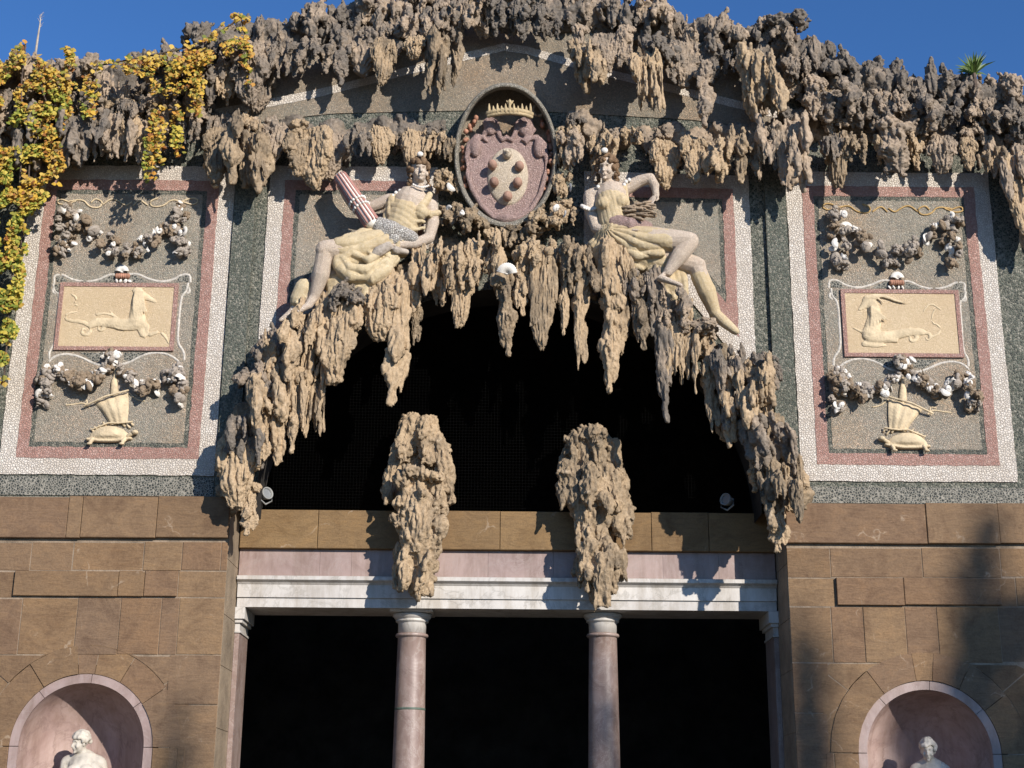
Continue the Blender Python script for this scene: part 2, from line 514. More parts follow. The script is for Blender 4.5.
M['breccia'] = marble('breccia_marble', (.215, .145, .12), (.34, .255, .22), (.40, .33, .29), 3.4, .38)
M['statue'] = plain('statue_marble', (.55, .49, .405), .2, 5, .6, .2, 30)
M['dark_wall'] = plain('shade_dark_plaster', (.035, .03, .026), .4, 2, .95, .6, 9)  # near-black albedo puts the shade of chamber and soffit into the colour
M['net'] = plain('net_wire', (.009, .009, .009), .1, 5, .9, 0, spec=.1)
M['shell_white'] = plain('white_shell', (.74, .69, .62), .14, 20, .45, .2, 60)
M['scroll_rim'] = plain('pale_scroll_pebbles', (.56, .51, .44), .2, 30, .75, .6, 70)
M['shell_grey'] = plain('grey_shell', (.40, .34, .28), .25, 14, .7, .5, 50)
M['shell_brown'] = plain('brown_shell', (.33, .245, .165), .3, 14, .8, .6, 45)
M['shell_red'] = plain('coral_shell', (.40, .20, .13), .25, 14, .7, .4, 45)
M['relief'] = plain('cream_relief_stucco', (.60, .475, .305), .14, 9, .75, .4, 50)
M['ochre'] = plain('ochre_stucco', (.46, .30, .12), .16, 9, .75, .3, 50)
M['rose_stone'] = plain('rose_stone', (.40, .20, .165), .16, 8, .7, .3, 50)
M['ochre_pink'] = plain('pink_ochre_stone', (.36, .215, .155), .2, 9, .75, .4, 50)
M['hair'] = plain('brown_shell_hair', (.20, .125, .07), .4, 24, .8, .7, 60)
M['crown_stone'] = plain('ochre_crown_stone', (.46, .35, .20), .18, 9, .8, .4, 50)
M['iron'] = plain('dark_iron', (.05, .05, .05), .2, 8, .5, .2, 40)
M['bronze'] = plain('green_bronze', (.10, .13, .10), .2, 8, .5, .2, 40)
M['lamp_white'] = plain('white_enamel', (.30, .30, .29), .06, 6, .35, 0)
M['lamp_glass'] = plain('lamp_lens', (.22, .23, .24), .1, 6, .12, 0, spec=.6)
M['bark'] = plain('bark', (.11, .08, .06), .35, 12, .9, .7, 30)
M['gravel'] = plain('gravel', (.13, .12, .09), .25, 14, .9, .8, 60)  # albedo lowered so less light bounces up into the shadows
M['dry_wood'] = plain('dry_stem', (.42, .36, .29), .2, 10, .8, .2, 30)

# ------------------------------------------------------------------ ground and the dark chamber
g = MB(); g.add([(-600, -600, 0), (600, -600, 0), (600, 600, 0), (-600, 600, 0)], [(0, 1, 2, 3)])
tag(g.build('ground', M['gravel']), 'darkened gravel forecourt in front of the grotto', 'ground', kind='structure')
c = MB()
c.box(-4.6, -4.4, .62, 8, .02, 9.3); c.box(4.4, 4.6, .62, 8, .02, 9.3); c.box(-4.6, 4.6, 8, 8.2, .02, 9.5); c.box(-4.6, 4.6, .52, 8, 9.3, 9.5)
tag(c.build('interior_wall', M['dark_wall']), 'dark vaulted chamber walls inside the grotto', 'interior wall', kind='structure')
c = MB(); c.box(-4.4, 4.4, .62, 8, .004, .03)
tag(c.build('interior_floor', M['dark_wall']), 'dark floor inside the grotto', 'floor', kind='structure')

XJ = 2.80                    # half width of the entrance between the stone walls
ZTOPS = px(100, 497, -.05).z  # top of the stone walls
# ------------------------------------------------------------------ upper wall with the arched opening
AX, AZ, AC = 2.58, 2.42, px(512, 512, .0).z
top_line = pl([(-140, 95), (0, 92), (100, 100), (200, 95), (250, 62), (340, 52), (430, 36), (510, 24), (600, 45), (690, 60),
               (760, 72), (830, 100), (900, 115), (1024, 130), (1160, 135)], .1)
top_line = [(p.x, p.z) for p in top_line]


def along(poly, n):
    d = [0]
    for a, b in zip(poly, poly[1:]): d.append(d[-1] + math.dist(a, b))
    out = []
    for i in range(n):
        s = d[-1] * i / (n - 1); k = 0
        while k < len(d) - 2 and d[k + 1] < s: k += 1
        q = (s - d[k]) / (d[k + 1] - d[k])
        out.append(tuple(a + (b - a) * q for a, b in zip(poly[k], poly[k + 1])))
    return out


na = 61
el = [(-AX * math.cos(math.pi * i / (na - 1)), AC + AZ * math.sin(math.pi * i / (na - 1))) for i in range(na)]
zb = ZTOPS
el = [(-AX, zb)] + el + [(AX, zb)]
uw = MB()
xs_ = sorted(set([-7.4 + .2 * i for i in range(75)] + [e[0] for e in el]))
topz = lambda x: float(np.interp(x, [q[0] for q in top_line], [q[1] for q in top_line]))
botz = lambda x: AC + AZ * math.sqrt(max(0, 1 - (x / AX) ** 2)) if abs(x) < AX - 1e-6 else zb
for xa, xb in zip(xs_, xs_[1:]):
    if xb - xa < 1e-6: continue
    mid_ = abs(xa + xb) / 2 < AX
    b0, b1 = (botz(xa) if mid_ else zb), (botz(xb) if mid_ else zb)
    if mid_ and abs(xa) >= AX - 1e-6: b0 = AC
    if mid_ and abs(xb) >= AX - 1e-6: b1 = AC
    uw.add([(xa, 0, b0), (xb, 0, b1), (xb, 0, topz(xb)), (xa, 0, topz(xa)), (xa, .5, b0), (xb, .5, b1), (xb, .5, topz(xb)), (xa, .5, topz(xa))],
           [(0, 1, 2, 3), (5, 4, 7, 6), (3, 2, 6, 7)])
n = len(el)
sf = MB(); sf.add([(p[0], 0, p[1]) for p in el] + [(p[0], .5, p[1]) for p in el], [(i + 1, i, n + i, n + i + 1) for i in range(n - 1)])
upper = thing('facade_wall', 'upper facade wall faced with dark green pebble mosaic around the arched opening', 'wall', (0, 0, ZTOPS))
uw.build('wall', M['green_mosaic'], upper)
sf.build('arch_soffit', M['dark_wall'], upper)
# green pilaster strips and the pebble plinth band
b = MB()
for s in (-1, 1):
    q = MB(); q.box(*sorted((s * 2.985, s * 2.76)), -.045, .02, ZTOPS + .002, 8.75); q.build('pilaster_strip', M['green_light'], upper)
for x0, x1, u, v0, v1 in ((-7.3, -3.0, 100, 475.5, 496), (3.0, 7.3, 900, 486, 504)):
    q = MB(); q.box(x0, x1, -.012, .02, px(u, v1, 0).z + .003, px(u, v0 + 1.5, 0).z); q.build('plinth_band', M['black_mosaic'], upper)
for s in (-1, 1):
    q = MB(); q.box(*sorted((s * 2.99, s * 3.03)), -.014, .02, ZTOPS + .25, 8.75); q.build('pilaster_strip', M['black_mosaic'], upper) if False else None

# ------------------------------------------------------------------ mosaic panels
def inset(poly, d):
    n = len(poly)
    a = sum(poly[i][0] * poly[(i + 1) % n][1] - poly[(i + 1) % n][0] * poly[i][1] for i in range(n))
    s = 1 if a > 0 else -1
    ln = []
    for i in range(n):
        p, q = Vector(poly[i]), Vector(poly[(i + 1) % n])
        e = (q - p).normalized(); nn = Vector((-e.y, e.x)) * s
        ln.append((p + nn * d, e))
    out = []
    for i in range(n):
        p, e = ln[i - 1]; q, f = ln[i]
        den = e.x * f.y - e.y * f.x
        t = ((q.x - p.x) * f.y - (q.y - p.y) * f.x) / den
        out.append(tuple(p + e * t))
    return out


vr_ = random.Random(4).uniform


def panel(name, label, poly, w=(.17, .12, .05), fieldm='grey_mosaic', group=None):
    cx = sum(p[0] for p in poly) / len(poly)
    t = thing(name, label, 'mosaic panel', (cx, 0, min(p[1] for p in poly)), group)
    p1 = inset(poly, w[0]); p2 = inset(p1, w[1]); p3 = inset(p2, w[2])
    cnt = [max(2, int(math.dist(a, b) / .09)) for a, b in zip(poly, poly[1:] + poly[:1])]

    def wobble(P, amp):      # hand-laid edges are never ruler straight
        out = []
        for (a, b), k in zip(zip(P, P[1:] + P[:1]), cnt):
            for i in range(k):
                out.append((a[0] + (b[0] - a[0]) * i / k + vr_(-amp, amp), a[1] + (b[1] - a[1]) * i / k + vr_(-amp, amp)))
        return out
    poly, p1, p2, p3 = wobble(poly, .005), wobble(p1, .006), wobble(p2, .006), wobble(p3, .005)
    q = MB(); q.ring(poly, p1, -.016, .02); q.build('white_border', M['white_mosaic'], t)
    q = MB(); q.ring(p1, p2, -.020, .02); q.build('red_border', M['red_mosaic'], t)
    q = MB(); q.ring(p2, p3, -.016, .02); q.build('dotted_border', M['dot_mosaic'], t)
    q = MB(); q.poly(p3, -.018, .02); q.build('field', M[fieldm], t)
    return t


ZB, ZT = px(100, 475, 0).z, px(130, 166.5, 0).z
side_panel = {}
for s, nm in ((-1, 'left'), (1, 'right')):
    xi = abs(px(207 if s < 0 else 801, 476, 0).x); xi = 3.005
    poly = [(s * 3.0, ZB), (s * 5.215, ZB), (s * 5.215, ZT), (s * 3.0, ZT)]
    side_panel[s] = panel('mosaic_panel', 'tall red-bordered mosaic panel ' + ('left of the arch, below the yellow vine' if s < 0 else 'right of the arch, with a long-horned goat tablet'), poly)
for s in (-1, 1):
    if s > 0: pts = [(584, 172), (748, 176), (757, 388), (742, 365), (672, 276), (584, 250)]
    else: pts = [(438, 168), (271, 166), (255, 388), (272, 365), (346, 274), (438, 246)]
    poly = [(p.x, p.z) for p in pl(pts)]
    poly = [poly[0], poly[1], poly[2], poly[4], poly[5]]
    if s > 0: panel('mosaic_panel', 'angular mosaic panel behind the seated woman holding fruit', poly, (.17, .12, .05))
    else: panel('mosaic_panel', 'angular mosaic panel behind the seated woman with a red bundle', poly, (.17, .12, .05))

# gable field between the two rows of stalactites
tym = thing('gable_mosaic', 'brown pebble mosaic gable field above the oval coat of arms', 'mosaic panel', (0, 0, px(510, 118).z))
lo = [(p.x, p.z) for p in pl([(215, 128), (330, 114), (510, 110), (690, 120), (790, 132)])]
hi = [(p.x, p.z) for p in pl([(215, 118), (318, 98), (430, 70), (510, 50), (600, 76), (700, 100), (790, 122)])]
hi2 = [(x, z + .10) for x, z in hi]; hi3 = [(x, z + .9) for x, z in hi]
A, B, C_, D_ = along(lo, 25), along(hi, 25), along(hi2, 25), along(hi3, 25)
for nm, mm, P, Q, y in (('field', 'brown_mosaic', A, B, -.012), ('white_line', 'white_mosaic', B, C_, -.016), ('upper_field', 'brown_mosaic', C_, D_, -.012)):
    q = MB(); q.ring(P + Q[::-1], P + Q[::-1], y, .02) if False else None
    vs = [(p[0], y, p[1]) for p in P] + [(p[0], y, p[1]) for p in Q]
    q.add(vs, [(i, i + 1, 26 + i, 25 + i) for i in range(24)])
    q.build(nm, M[mm], tym)

# ------------------------------------------------------------------ stone walls with niches
NX = 4.095
NZ = px(84, 747, 0).z
RI, RO, RV = .605, .69, .93


def stone_wall(s, blocks, label):
    w = thing('stone_wall', label, 'wall', (s * 5.0, 0, 0))
    back = MB()
    X = lambda a, b: tuple(sorted((s * a, s * b)))
    back.box(*X(XJ + .006, NX - .75), -.0536, .60, 0, ZTOPS - .004)
    back.box(*X(NX - .75, NX + .75), -.0536, .60, NZ + .78, ZTOPS - .004)
    back.box(*X(NX - .75, NX + .75), -.05, .60, 0, .88)
    back.box(*X(NX + .75, 7.4), -.0536, .60, 0, ZTOPS - .004)
    back.build('mortar_core', M['mortar'], w)
    jb = MB()
    z = 0.01
    for hh in (.55, .42, .6, .5, .47, .6, .5, .55, .6):
        z1 = min(z + hh, ZTOPS - .01)
        jb.box(*X(XJ, XJ + .10), -.045, .56, z + .003, z1 - .003)
        z = z1
    jb.build('jamb', M['jamb'], w)
    m = MB()
    for x0, y0, x1, y1, pr in blocks:
        a, d = px(x0, y0, -.05), px(x1, y1, -.05)
        ym = (y0 + y1) / 2
        X0, X1, Z0, Z1 = px(x0, ym, -.05).x, px(x1, ym, -.05).x, d.z, a.z
        if s < 0 and x1 >= 232: X1 = -XJ - .002
        if s > 0 and x0 <= 790: X0 = XJ + .002
        g_ = .0022
        m.box(X0 + g_, X1 - g_, -.0545 - pr - rng.uniform(0, .007), .0, Z0 + g_, Z1 - g_, .003 + rng.random() * .004)
    # below the photograph the courses go on to the ground
    zl = NZ + .1 if False else px(200 if s < 0 else 810, 770, -.05).z
    zr = zl
    while zr > .05:
        z0 = max(zr - .5, .0)
        x = XJ + .002; 
        while x < NX - 1.02 - .05:
            x1 = NX - 1.02
            m.box(*X(x + .004, x1 - .004), -.06, 0, z0 + .004, zr - .004, .008); x = x1
        x = NX + 1.02
        while x < 7.2:
            x1 = min(x + rng.uniform(.6, 1.2), 7.3)
            m.box(*X(x + .004, x1 - .004), -.06, 0, z0 + .004, zr - .004, .008); x = x1
        if z0 < .85:
            m.box(*X(NX - 1.016, NX + 1.016), -.06, 0, z0 + .004, min(zr, .87) - .004, .008)
        zr = z0
    # voussoirs round the niche
    av = [0, 36, 62, 84, 97, 126, 180]
    for k in range(len(av) - 1):
        a0, a1 = R(av[k] + .22), R(av[k + 1] - .22)
        st = 5
        pr = rng.choice((0, .006, .012))
        ro = RV + .032
        P = [(s * NX + ro * math.cos(a0 + (a1 - a0) * i / st), NZ + ro * math.sin(a0 + (a1 - a0) * i / st)) for i in range(st + 1)]
        Q = [(s * NX + (RO + .004) * math.cos(a0 + (a1 - a0) * i / st), NZ + (RO + .004) * math.sin(a0 + (a1 - a0) * i / st)) for i in range(st + 1)]
        m.poly(P + Q[::-1], -.056 - pr, 0)
    for sd in (-1, 1):      # straight sides under the springing
        for z0, z1 in ((.88, 1.35), (1.355, 1.9), (1.905, NZ - .006)):
            m.box(*sorted((s * NX + sd * (RO + .004), s * NX + sd * RV)), -.056 - rng.random() * .01, 0, z0, z1, .006)
            m.box(*sorted((s * NX + sd * (RV + .006), s * NX + sd * 1.012)), -.056 - rng.random() * .01, 0, z0, z1, .006)
    # spandrels out to the square field of the niche
    zt = px(120 if s < 0 else 900, 656 if s < 0 else 664, -.05).z - .004
    angs = [0, 38, 66, 90, 114, 142, 180]
    for k in range(len(angs) - 1):
        a0, a1 = R(angs[k] + .3), R(angs[k + 1] - .3)
        P = []; Q = []
        for i in range(7):
            a = a0 + (a1 - a0) * i / 6
            ro = RV + .036
            Q.append((s * NX + ro * math.cos(a), NZ + ro * math.sin(a)))
            t = min(1.012 / max(abs(math.cos(a)), 1e-6), (zt - NZ) / max(math.sin(a), 1e-6))
            t = max(t, ro + .004)
            P.append((s * NX + t * math.cos(a), NZ + t * math.sin(a)))
        m.poly(P + Q[::-1], -.056 - rng.random() * .008, 0)
    m.build('ashlar_block', M['stone'], w)['kind'] = 'stuff'
    return w


Lb = [(-90, 497, 69, 539, .05), (69, 497, 83, 539, .05), (83, 497, 158, 539, .05), (158, 497, 237, 539, .05),
      (-90, 542, 31, 571, 0), (31, 542, 73, 571, 0), (73, 542, 144, 571, 0), (144, 542, 182, 571, .003), (182, 542, 221, 571, 0), (221, 542, 237, 571, 0),
      (-90, 571, 15, 598, 0), (15, 571, 119, 597, .034), (119, 571, 145, 597, .034), (145, 571, 178, 597, .034), (178, 571, 237, 598, 0),
      (-90, 598, 20, 655, 0), (20, 598, 76, 655, 0), (76, 598, 119, 655, .004), (119, 598, 160, 655, 0), (160, 598, 178, 655, 0), (178, 598, 237, 655, .003),
      (-90, 655, -24, 770, 0), (168, 655, 237, 705, .004), (170, 705, 237, 770, 0)]
Rb = [(785, 504, 925, 545, .05), (925, 504, 997, 545, .056), (997, 504, 1110, 545, .05),
      (785, 548, 830, 578, 0), (830, 548, 922, 578, 0), (922, 548, 1000, 578, .003), (1000, 548, 1110, 578, 0),
      (785, 578, 836, 607, 0), (836, 578, 903, 606, .034), (903, 578, 1000, 606, .034), (1000, 578, 1016, 607, 0), (1016, 578, 1110, 607, 0),
      (787, 607, 832, 663, 0), (832, 607, 864, 663, 0), (864, 607, 906, 663, .004), (906, 607, 938, 663, 0), (938, 607, 1000, 663, .003), (1000, 607, 1110, 663, 0),
      (788, 663, 829, 713, 0), (788, 713, 829, 770, 0), (1036, 663, 1110, 770, 0)]
stone_wall(-1, Lb, 'left brown stone block wall with a round niche beside the entrance')
stone_wall(1, Rb, 'right brown stone block wall with a round niche, dappled with tree shade')


def niche(s, label):
    t = thing('wall_niche', label, 'niche', (s * NX, 0, .88))
    m = MB(); vs = []; fs = []
    na_, cx = 24, s * NX
    zs = [.90, 1.4, 1.9, NZ]
    for z in zs:
        for i in range(na_ + 1):
            a = math.pi * i / na_
            vs.append((cx + RI * math.cos(a), -.03 + RI * math.sin(a), z))
    for j in range(1, 11):
        e = math.pi / 2 * j / 11
        for i in range(na_ + 1):
            a = math.pi * i / na_
            vs.append((cx + RI * math.cos(a) * math.cos(e), -.03 + RI * math.sin(a) * math.cos(e), NZ + RI * math.sin(e)))
    rows = len(zs) + 10
    for j in range(rows - 1):
        for i in range(na_):
            fs.append((j * (na_ + 1) + i, j * (na_ + 1) + i + 1, (j + 1) * (na_ + 1) + i + 1, (j + 1) * (na_ + 1) + i))
    vs.append((cx, -.03, NZ + RI)); l = len(vs) - 1; j = rows - 1
    fs += [(j * (na_ + 1) + i, j * (na_ + 1) + i + 1, l) for i in range(na_)]
    m.add(vs, fs); m.build('niche_lining', M['niche_pink'], t, True)
    m = MB()
    st = 40
    cut = [0, 38, 86, 131, 180]
    for k in range(4):
        a0, a1 = R(cut[k] + .25), R(cut[k + 1] - .25)
        P = [(cx + RO * math.cos(a0 + (a1 - a0) * i / 14), NZ + RO * math.sin(a0 + (a1 - a0) * i / 14)) for i in range(15)]
        Q = [(cx + RI * math.cos(a0 + (a1 - a0) * i / 14), NZ + RI * math.sin(a0 + (a1 - a0) * i / 14)) for i in range(15)]
        m.poly(P + Q[::-1], -.048, .03)
    for sd in (-1, 1):
        m.box(*sorted((cx + sd * RI, cx + sd * RO)), -.048, .03, .88, NZ - .004)
    m.build('rim', M['pink_marble'], t)
    m = MB()
    P = [(cx + RI * math.cos(math.pi * i / 20), -.03 + RI * math.sin(math.pi * i / 20)) for i in range(21)] + [(cx - .75, -.03), (cx - .75, -.12), (cx + .75, -.12), (cx + .75, -.03)]
    k = len(P)
    m.add([(p[0], p[1], .80) for p in P] + [(p[0], p[1], .885) for p in P],
          [tuple(range(k)), tuple(range(2 * k - 1, k - 1, -1))] + [(i, k + i, k + (i + 1) % k, (i + 1) % k) for i in range(k)])
    m.build('sill', M['white_marble'], t)


niche(-1, 'round-headed niche lined with pink marble round the statue of a young man')
niche(1, 'round-headed niche lined with pink marble round the statue of a woman')

# ------------------------------------------------------------------ entrance: entablature, sill, columns, antae
YE = .50
zL = lambda v: px(240, v, YE).z
ent = thing('entablature', 'white marble entablature with pink frieze spanning the two columns', 'entablature', (0, YE, zL(607)))
E0 = XJ - .012
m = MB()
z0, z1, z2, z3, z4 = zL(606.5), zL(597), zL(584), zL(580), zL(576)
for i, (a, d) in enumerate(((-E0, -.93), (-.93, .93), (.93, E0))):
    m.box(a + .002, d - .002, YE + .02, YE + .62, z0, z1 - .001)
    m.box(a + .002, d - .002, YE, YE + .62, z1 + .001, z2)
m.build('architrave', M['white_marble'], ent)
m = MB()
prof = [(YE - .004, z2 + .001), (YE - .02, z2 + .02), (YE - .055, z3 - .005), (YE - .062, z3), (YE - .062, z4 - .004), (YE - .05, z4), (YE + .5, z4), (YE + .5, z2 + .001)]
k = len(prof)
m.add([(-E0, y, z) for y, z in prof] + [(E0, y, z) for y, z in prof], [(i, (i + 1) % k, k + (i + 1) % k, k + i) for i in range(k)] + [tuple(range(k - 1, -1, -1)), tuple(range(k, 2 * k))])
m.build('cornice_moulding', M['white_marble'], ent)
m = MB()
zf = zL(548.5)
xs = [-E0, -1.95, -1.62, -.98, -.2, .48, 1.05, 1.62, 2.2, E0]
for a, d in zip(xs, xs[1:]): m.box(a + .001, d - .001, YE + .012, YE + .5, z4 + .002, zf - .003)
m.build('frieze', M['pink_marble'], ent)
sill = thing('sill_course', 'golden brown stone sill along the bottom of the dark arched opening', 'sill', (0, YE, zf))
m = MB()
zs_ = zL(510)
xs = [-E0, -1.98, -.95, -.08, .72, 1.5, 2.1, E0]
for a, d in zip(xs, xs[1:]): m.box(a + .002, d - .002, YE - .05, YE + .5, zf, zs_ + rng.uniform(-.004, .004), .006)
m.build('stone_block', M['stone_gold'], sill)

YC = .82


def column(u, label):
    x = px(u, 650, YC).x
    zt = px(u, 606.5, YC).z - .004
    c = thing('column', label, 'column', (x, YC, 0))
    zc_, zn = px(u, 634, YC).z, zt - .085
    m = MB()
    m.box(x - .225, x + .225, YC - .225, YC + .225, zt - .08, zt, .012)
    m.build('abacus', M['white_marble'], c)
    m = MB()
    m.lathe((x, YC), [(.145, zc_), (.147, zc_ + .10), (.155, zc_ + .115), (.172, zc_ + .12), (.174, zc_ + .135), (.165, zc_ + .142), (.18, zn - .05), (.20, zn - .025), (.208, zn - .004), (.20, zn)], 40)
    m.build('capital', M['white_marble'], c, True)
    m = MB()
    pr = []
    zb_ = .42
    for i in range(14):
        q = i / 13
        pr.append((.176 - .03 * q ** 1.6, zb_ + (zc_ - .045 - zb_) * q))
    pr += [(.150, zc_ - .04), (.166, zc_ - .036), (.172, zc_ - .022), (.166, zc_ - .006), (.15, zc_ - .002)]
    m.lathe((x, YC), pr, 40)
    m.build('shaft', M['breccia'], c, True)
    m = MB()
    m.lathe((x, YC), [(.20, .17), (.235, .19), (.24, .225), (.225, .255), (.20, .27), (.195, .30), (.215, .32), (.215, .35), (.195, .372), (.19, .42)], 40)
    m.build('base', M['white_marble'], c, True)
    m = MB(); m.box(x - .26, x + .26, YC - .26, YC + .26, .032, .17)
    m.build('plinth', M['white_marble'], c)
    if u < 500:
        zr = px(u, 709.5, YC).z
        q = (zr - zb_) / (zc_ - .045 - zb_); rr = .176 - .03 * q ** 1.6
        m = MB(); m.lathe((x, YC), [(rr, zr - .012), (rr + .003, zr - .010), (rr + .003, zr + .010), (rr, zr + .012)], 40)
        m.build('metal_band', M['bronze'], c, True)
    return c


column(411.5, 'pink marble column with a thin green band, left of the pair')
column(603, 'veined pink marble column darkened by tree shade, right of the pair')


def anta(s, label):
    t = thing('pilaster', label, 'pilaster', (s * (XJ - .06), YE + .2, 0))
    x0 = XJ - .002
    zt = z0 - .003
    za, zn = px(240, 622, YE).z, px(240, 632, YE).z
    X = lambda a, b: tuple(sorted((s * a, s * b)))
    m = MB(); m.box(*X(x0, x0 - .05), YE + .06, YE + .55, .03, zn - .004); m.build('shaft', M['breccia'], t)
    m = MB()
    m.box(*X(x0, x0 - .062), YE + .045, YE + .56, zn, zn + .02)
    m.box(*X(x0, x0 - .05), YE + .06, YE + .55, zn + .021, za - .002)
    m.box(*X(x0, x0 - .078), YE + .035, YE + .57, za, za + .035)
    m.box(*X(x0, x0 - .10), YE + .01, YE + .6, za + .037, zt)
    m.build('capital', M['white_marble'], t)


anta(-1, 'sunlit pink marble pilaster against the left jamb')
anta(1, 'shaded marble pilaster against the right jamb')

# fine net across the arched opening
m = MB()
Yn = .62
step = .034
x = -2.6
while x < 2.6:
    zt = AC + AZ * math.sqrt(max(0, 1 - (x / 2.7) ** 2)) + .1
    m.box(x - .0005, x + .0005, Yn - .0005, Yn + .0005, zs_ - .05, zt); x += step
z = zs_
while z < AC + AZ:
    m.box(-2.75, 2.75, Yn + .0015, Yn + .0035, z - .0005, z + .0005); z += step
tag(m.build('bird_net', M['net']), 'fine dark wire net stretched across the arched opening', 'net')

# ------------------------------------------------------------------ stalactites: prototypes
def vr(a, b): return rng.uniform(a, b)


def finger(mb, x, y, z, ln, r, lean=0.0):
    """one dripping stalactite with swellings and a blunt tip"""
    k = max(4, int(ln / .09))
    pts = []; rad = []
    px_, py_ = x, y
    sw = vr(0, 6)
    for i in range(k + 1):
        q = i / k
        px_ += vr(-.018, .018) + lean * .03; py_ += vr(-.018, .012)
        pts.append((px_, py_, z - ln * q))
        body = (1 - q ** 2.2 * .72) if q < .9 else .36
        rad.append(max(.018, r * body * (1 + .22 * math.sin(sw + q * 9) + vr(-.14, .14))))
    mb.tube(pts, rad, 8)
    if r > .05:      # warts and side drips
        for _ in range(int(ln * 10)):
            q = vr(.05, .9); i = int(q * k)
            a = vr(0, 6.28); rr = rad[i]
            c = (pts[i][0] + math.cos(a) * rr * .85, pts[i][1] - abs(math.sin(a)) * rr * .85, pts[i][2])
            if rng.random() < .5:
                l2 = vr(.06, .18)
                mb.tube([c, (c[0] + vr(-.01, .01), c[1], c[2] - l2 * .6), (c[0] + vr(-.015, .015), c[1] + .01, c[2] - l2)], [rr * .34, rr * .36, rr * .2], 6)
            else:
                mb.ell(c, rr * vr(.28, .55), None, 8, 6)


def lumps(mb, n, w, d, z0, z1, r0, r1):
    for _ in range(n):
        r = vr(r0, r1)
        mb.ell((vr(-w, w), vr(-d, .04), vr(z0, z1)), (r * vr(.7, 1.2), r * vr(.7, 1.1), r * vr(.8, 1.5)), Matrix.Rotation(vr(-.6, .6), 3, 'Y'), 9, 7)


ROUGH = [(.050, (6, 6, 4), False), (.044, (14, 14, 5), True), (.021, (38, 38, 16), True), (.007, (75, 75, 45), True)]
FLUTE = [(.045, (6, 6, 3), False), (.046, (20, 20, 3.5), True), (.022, (44, 44, 9), True), (.007, (80, 80, 45), True)]
SPONGE = [(.050, (8, 8, 7), False), (.046, (16, 16, 9), True), (.024, (38, 38, 22), True), (.008, (75, 75, 60), True)]
protos = {'spike': [], 'clump': [], 'knob': [], 'drape': [], 'shaggy': []}


def piece(mb, x, y, z, r, l, lean=.25):
    """one drop-shaped lump of tufa, root up"""
    dx, dy = vr(-lean, lean) * l, vr(-.35, .15) * l
    pr = [vr(.5, .85), vr(.85, 1.15), vr(.9, 1.2), vr(.7, 1.0), vr(.35, .6)]
    pts = [(x + dx * q + vr(-.12, .12) * r, y + dy * q, z - l * q) for q in (0, .25, .5, .78, 1)]
    a = vr(0, 3.14)
    mb.tube(pts, [r * k for k in pr], 9, sq=((math.cos(a), math.sin(a), 0), vr(.6, 1.0)))


def bake(kind, mb, layers, voxel=.013):
    me = remesh(mb, voxel, 0, kind)
    sculpt_noise(me, layers, vr(0, 90))
    protos[kind].append(me)


for i in range(7):        # long single stalactites, about 1 m, hanging from z = 0
    mb = MB()
    finger(mb, 0, 0, .05, vr(.85, 1.05), vr(.085, .115))
    for _ in range(rng.randint(4, 8)):
        z = vr(-.6, .05)
        piece(mb, vr(-.10, .10) * (1 + z * .6), vr(-.09, .03), z, vr(.035, .065), vr(.14, .34), .12)
    lumps(mb, 4, .11, .1, -.10, .06, .05, .09)
    bake('spike', mb, ROUGH if i % 2 else FLUTE, .012)
for i in range(9):        # heads with many drops, .55 wide, .75 high
    mb = MB()
    for _ in range(rng.randint(11, 15)):
        z = vr(-.30, .14)
        piece(mb, vr(-.25, .25) * (1 + z * .5), vr(-.32, .10), z, vr(.042, .08), vr(.20, .44), .14)
    for _ in range(rng.randint(2, 4)):
        finger(mb, vr(-.2, .2), vr(-.15, .06), vr(-.1, .04), vr(.35, .72), vr(.05, .09), vr(-.4, .4))
    for _ in range(4): piece(mb, vr(-.22, .22), vr(-.26, .0), vr(-.3, .1), vr(.026, .042), vr(.1, .28), .4)
    bake('clump', mb, ROUGH if i % 3 else FLUTE, .0115)
for i in range(7):        # spongy boulders
    mb = MB()
    for _ in range(11):
        piece(mb, vr(-.18, .18), vr(-.24, .08), vr(-.04, .2), vr(.045, .085), vr(.12, .28), .45)
    for _ in range(3): piece(mb, vr(-.12, .12), vr(-.1, .05), vr(.16, .26), vr(.03, .05), vr(.08, .16), .4)
    for _ in range(6): piece(mb, vr(-.2, .2), vr(-.24, .04), vr(-.1, .26), vr(.024, .042), vr(.08, .18), .8)
    bake('knob', mb, SPONGE, .0115)
for i in range(6):        # broad fluted flakes with a rounded foot
    mb = MB()
    w = vr(.15, .21)
    for k in range(6):
        x = -w + 2 * w * k / 5
        l = .78 * math.sqrt(max(.15, 1 - (x / w) ** 2 * .75)) * vr(.85, 1.05)
        mb.tube([(x * .7, 0, .05), (x, -.04, -l * .4), (x * .95, -.05, -l * .75), (x * .6, -.02, -l)], [.07, vr(.075, .095), .09, .055], 8)
    for _ in range(6): piece(mb, vr(-.18, .18), vr(-.12, .0), vr(-.25, .1), vr(.035, .06), vr(.1, .25), .4)
    for _ in range(4): piece(mb, vr(-.18, .18), vr(-.15, -.05), vr(-.4, .05), vr(.022, .036), vr(.1, .28), .3)
    bake('drape', mb, FLUTE, .0115)
for i in range(6):        # bundles of vertical strands
    mb = MB()
    for _ in range(7): piece(mb, vr(-.19, .19), vr(-.14, .04), vr(-.05, .13), vr(.05, .085), vr(.1, .22))
    for _ in range(15):
        piece(mb, vr(-.21, .21), vr(-.17, .05), vr(-.2, .02), vr(.032, .056), vr(.22, .5), .10)
    bake('shaggy', mb, FLUTE if i % 2 else ROUGH, .012)

n_rock = 0


